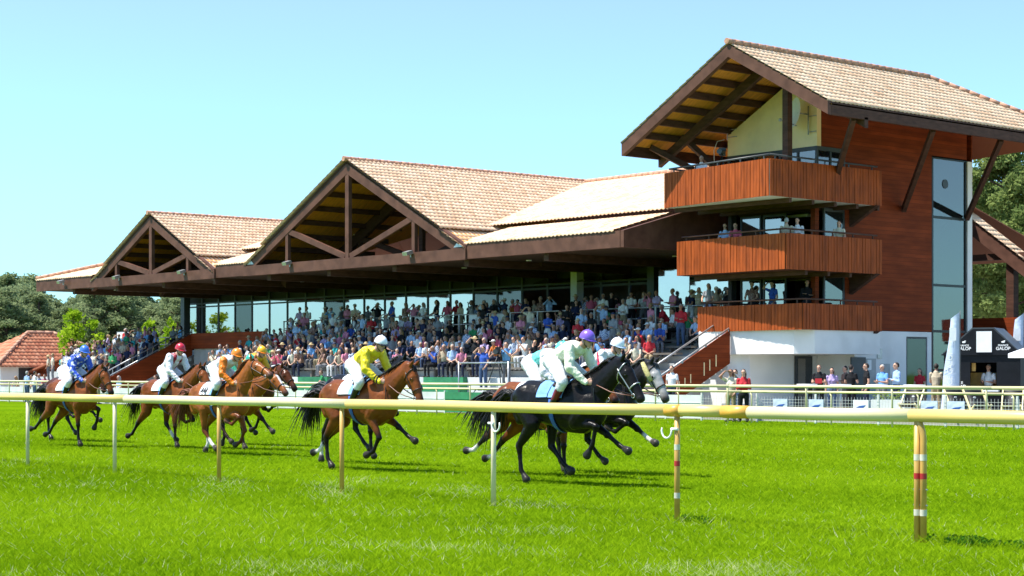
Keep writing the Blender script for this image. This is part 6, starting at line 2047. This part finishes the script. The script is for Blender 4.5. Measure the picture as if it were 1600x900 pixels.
kp = at_y(1533, 53.0, .14)
kz = empty("kiosk", kp, R(24), "black pointed kiosk with white lettering and a serving window", "kiosk")
mb = MB()
mb.box((-1.25, 0, 0), (-.35, .08, 2.1)); mb.box((.55, 0, 0), (1.35, .08, 2.1)); mb.box((-.35, 0, 0), (.55, .08, .85)); mb.box((-.35, 0, 1.85), (.55, .08, 2.1))
mb.box((-1.25, .08, 0), (-1.17, 1.8, 2.1)); mb.box((1.27, .08, 0), (1.35, 1.8, 2.1)); mb.box((-1.17, 1.72, 0), (1.27, 1.8, 2.1))
mb.build("wall", M["navy"], kz)
mb = MB(); mb.prism([(-1.32, -.06, 2.1), (1.42, -.06, 2.1), (.45, -.06, 3.0), (-.25, -.06, 3.0)], (0, .1, 0)); mb.build("front_gable", M["navy"], kz)
mb = MB(); mb.prism([(-1.36, -.04, 2.1), (-.27, -.04, 3.05), (.47, -.04, 3.05), (1.46, -.04, 2.1), (1.36, -.04, 2.1), (.43, -.04, 2.98), (-.23, -.04, 2.98), (-1.26, -.04, 2.1)], (0, 1.9, 0)); mb.build("roof", M["darkgrey"], kz)
mb = MB(); mb.box((-.12, -.085, 2.2), (.40, -.062, 2.92)); mb.build("notice", M["white"], kz)
mb = MB(); mb.box((-.45, -.25, .85), (.65, .06, .9)); mb.build("counter", M["banner"], kz)
mb = MB(); mb.box((-.6, 1.0, .9), (.5, 1.4, 1.5)); mb.box((-.33, .2, 1.55), (-.2, .25, 1.83)); mb.build("shelf", M["ochre"], kz)
for x, z, s in ((-.55, 2.36, .15), (.78, 2.36, .15), (-.82, 1.05, .20)):
    y = -.066 if z > 2 else -.006
    text_mesh("lettering", "FRANCE", s * .62, M["white"], kz, (x, y, z + s * .48), (1, 0, 0), (0, 0, 1))
    text_mesh("lettering", "GALOP", s, M["white"], kz, (x, y, z - s * .25), (1, 0, 0), (0, 0, 1))
    mb = MB(); mb.ball((x, y, z + s * 1.25), (s * .42, .004, s * .22), 0, 10, 6); mb.ball((x + s * .3, y, z + s * 1.5), (s * .2, .004, s * .12), 0, 8, 5); mb.build("emblem", M["white"], kz)
mb = MB(); mb.box((-1.05, -.03, .25), (-.6, -.002, .7)); mb.build("notice", M["banner"], kz)

# white parasol at the right edge
pp = at_y(1642, 52.0, .14)
ps = empty("parasol", pp, 0, "white parasol at the right edge beside the kiosk", "parasol")
mb = MB(); mb.tube([(0, 0, 0), (0, 0, 2.5)], .03, 8); mb.build("pole", M["metal"], ps)
mb = MB(); n = 8; vs = [(0, 0, 2.6)]
for k in range(n): vs.append((1.35 * math.cos(2*math.pi*k/n), 1.35 * math.sin(2*math.pi*k/n), 2.12))
for k in range(n): vs.append((1.35 * math.cos(2*math.pi*k/n), 1.35 * math.sin(2*math.pi*k/n), 1.98))
fs = [(0, 1 + k, 1 + (k + 1) % n) for k in range(n)] + [(1 + k, 9 + k, 9 + (k + 1) % n, 1 + (k + 1) % n) for k in range(n)]
mb.add(vs, fs, 0); mb.build("canopy", M["banner"], ps)

def deckchair():
    r = empty("deck_chair", (0, 0, 0), 0, "x", "deck chair", "black deck chairs on the grass")
    mb = MB()
    for s in (-1, 1):
        mb.beam((.55, s * .3, .08), (-.42, s * .3, .98), .04, .06)
        mb.beam((-.45, s * .26, .04), (.50, s * .26, .52), .04, .05)
    mb.beam((-.42, -.3, .98), (-.42, .3, .98), .04, .04); mb.beam((.5, -.3, .5), (.5, .3, .5), .04, .04)
    mb.build("frame", M["rail_pale"], r)
    mb = MB(); n = 8; q = []
    for i in range(n + 1):
        t = i / n; q.append((.50 - .90 * t, .50 + .46 * t - .28 * math.sin(math.pi * t)))
    vs = [(x, y, z) for x, z in q for y in (-.27, .27)] + [(x, y, z - .012) for x, z in q for y in (-.27, .27)]
    o = 2 * (n + 1); fs = []
    for i in range(n):
        a = 2 * i; fs += [(a, a+1, a+3, a+2), (o+a, o+a+2, o+a+3, o+a+1), (a, a+2, o+a+2, o+a), (a+1, o+a+1, o+a+3, a+3)]
    mb.add(vs, fs, 0, True); cl = mb.build("canvas", M["navy"], r)
    mb = MB(); mb.ball((-.22, 0, .73), (.006, .05, .03), 0, 8, 5); mb.build("emblem", M["white"], cl)
    return r
d0 = deckchair()
for i, (px, Y, rz, lab) in enumerate(((1425, 47.3, -70, "black deck chair leftmost of the row, alone beside the white planter box"), (1498, 46.9, -35, "black deck chair just right of the first feather flag"), (1528, 46.9, -35, "black deck chair second right of the first feather flag, below the kiosk"), (1583, 47.0, -60, "black deck chair at the right edge of the picture"))):
    o = d0 if i == 0 else copy_tree(d0); p = at_y(px, Y, .0); o.location = (p.x, p.y, .14); o.rotation_euler = (0, 0, R(rz)); o["label"] = lab
# white planter and hedge pots
p = at_y(1393, 47.6, .14)
pl = empty("planter", p, R(10), "white box planter with dark green leaves by the tower people", "planter")
mb = MB(); mb.box((-.6, -.22, 0), (.6, -.18, .62)); mb.box((-.6, .18, 0), (.6, .22, .62)); mb.box((-.6, -.18, 0), (-.56, .18, .62)); mb.box((.56, -.18, 0), (.6, .18, .62)); mb.box((-.56, -.18, .5), (.56, .18, .55)); mb.build("box", M["white_paint"], pl)
leaf_cloud("foliage", [((x, 0, .75), .22, .5) for x in (-.4, -.1, .2, .45)], 900, .06, 5, M["pine"], pl, .8, 1.6)
# cocktail tables
def table():
    r = empty("bar_table", (0, 0, 0), 0, "x", "table", "high tables in front of the tower")
    mb = MB(); mb.tube([(0, 0, 1.06), (0, 0, 1.1)], .36, 20); mb.build("tabletop", M["white"], r)
    mb = MB(); mb.tube([(0, 0, .02), (0, 0, 1.06)], .035, 8); mb.tube([(0, 0, 0), (0, 0, .03)], .26, 16); mb.build("stem", M["metal"], r)
    return r
t0 = table()
for i, (px, Y, lab) in enumerate(((1262, 49.5, "round high table left of the suited man"), (1315, 49.2, "round high table in front of the black shirted man"), (1371, 49.4, "round high table in front of the grey haired man in blue"), (1430, 49.0, "round high table left of the tan shirted man"))):
    o = t0 if i == 0 else copy_tree(t0); p = at_y(px, Y); o.location = (p.x, p.y, .14); o["label"] = lab
# small white boards on the wire fence
for i, (px, lab) in enumerate(((1219, "small white sponsor board below the tower door"), (1275, "small white sponsor board left of the fence's middle"), (1345, "small white sponsor board below the notice boards"), (1452, "small white sponsor board under the tan shirted man"), (1494, "small white sponsor board below the first feather flag"))):
    p = at_y(px, 45.3)
    b = empty("sign_board", (p.x, 45.34, .42), 0, lab, "sign", "white boards on the wire fence")
    mb = MB(); mb.box((-.30, -.012, 0), (.30, .012, .36)); mb.build("panel", M["flag"] if i != 2 else M["banner"], b)
    mb = MB(); mb.prism([(-.2, -.018, .1), (.1, -.018, .11), (.2, -.018, .2), (-.06, -.018, .17)], (0, .005, 0)); mb.build("stripe", M["blue_strap"], b)
# metal camera platform before the stand
cp = at_y(778, 47.4, .14)
pf = empty("camera_platform", cp, 0, "grey metal camera platform with rails in front of the seating", "platform")
mb = MB(); mb.box((-1.6, -.8, .82), (1.6, .8, .9)); mb.build("deck", M["metal"], pf)
for x in (-1.55, 1.55):
    for y in (-.75, .75):
        mb = MB(); mb.tube([(x, y, 0), (x, y, 1.95)], .03, 8); mb.build("leg", M["metal"], pf)
mb = MB()
for z in (1.9,):
    mb.tube([(-1.55, -.75, z), (1.55, -.75, z), (1.55, .75, z), (-1.55, .75, z), (-1.55, -.75, z)], .028, 8)
mb.tube([(-1.55, -.75, .1), (-.4, -.75, .85)], .025, 6); mb.build("rail", M["metal"], pf)
def tv_camera(loc, rz, label):
    r = empty("television_camera", loc, rz, label, "camera")
    mb = MB(); mb.box((-.24, -.09, 0), (.16, .09, .22)); mb.box((-.2, -.13, .18), (-.02, .13, .30)); mb.box((-.32, -.05, .05), (-.24, .05, .16)); mb.build("body", M["black"], r)
    mb = MB(); mb.tube([(.16, 0, .11), (.30, 0, .11), (.46, 0, .11)], [.075, .085, .10], 14); mb.build("lens", M["darkgrey"], r)
    mb = MB()
    for a in (30, 150, 270): mb.tube([(0, 0, -.02), (.45 * math.cos(R(a)), .45 * math.sin(R(a)), -1.25)], .022, 6)
    mb.build("tripod", M["black"], r)
    return r
p = at_y(1129, 51.4); tv_camera((p.x, p.y, 9.95), R(-60), "black television camera on a tripod on the top balcony")
p = at_y(779, 47.2); tv_camera((p.x, p.y, 2.38), R(-55), "black television camera in front of the cameraman on the platform")

# things held or standing about
p = at_y(1280, 51.45); bk = empty("booklet", (p.x + .02, p.y - .02, 1.34), R(-70), "small dark red booklet held by the man in the dark suit", "booklet")
mb = MB(); mb.box((-.01, -.13, -.09), (.01, .13, .09)); mb.build("cover", M["red_band"], bk)

# unmown clover round the feet of the near rail
M["clover"] = leaf_mat("clover_leaves", (.02, .09, .008), (.06, .17, .012), .3)
cs = []
rw = random.Random(3)
for px, n in ((1450, 4), (1490, 8), (1515, 10), (1540, 7), (1590, 5), (1100, 4), (1070, 3)):
    for k in range(n):
        q = at_y(px + rw.uniform(-14, 14), 14.3 + rw.uniform(-.12, .22)); cs.append(((q.x, q.y, .035), rw.uniform(.05, .11), rw.uniform(.2, .8)))
o = leaf_cloud("clover_patch", cs, 7000, .022, 2, M["clover"], None, .45, 1.2)
tag(o, "darker clover leaves in the grass round the rail posts", "clover", kind="stuff")
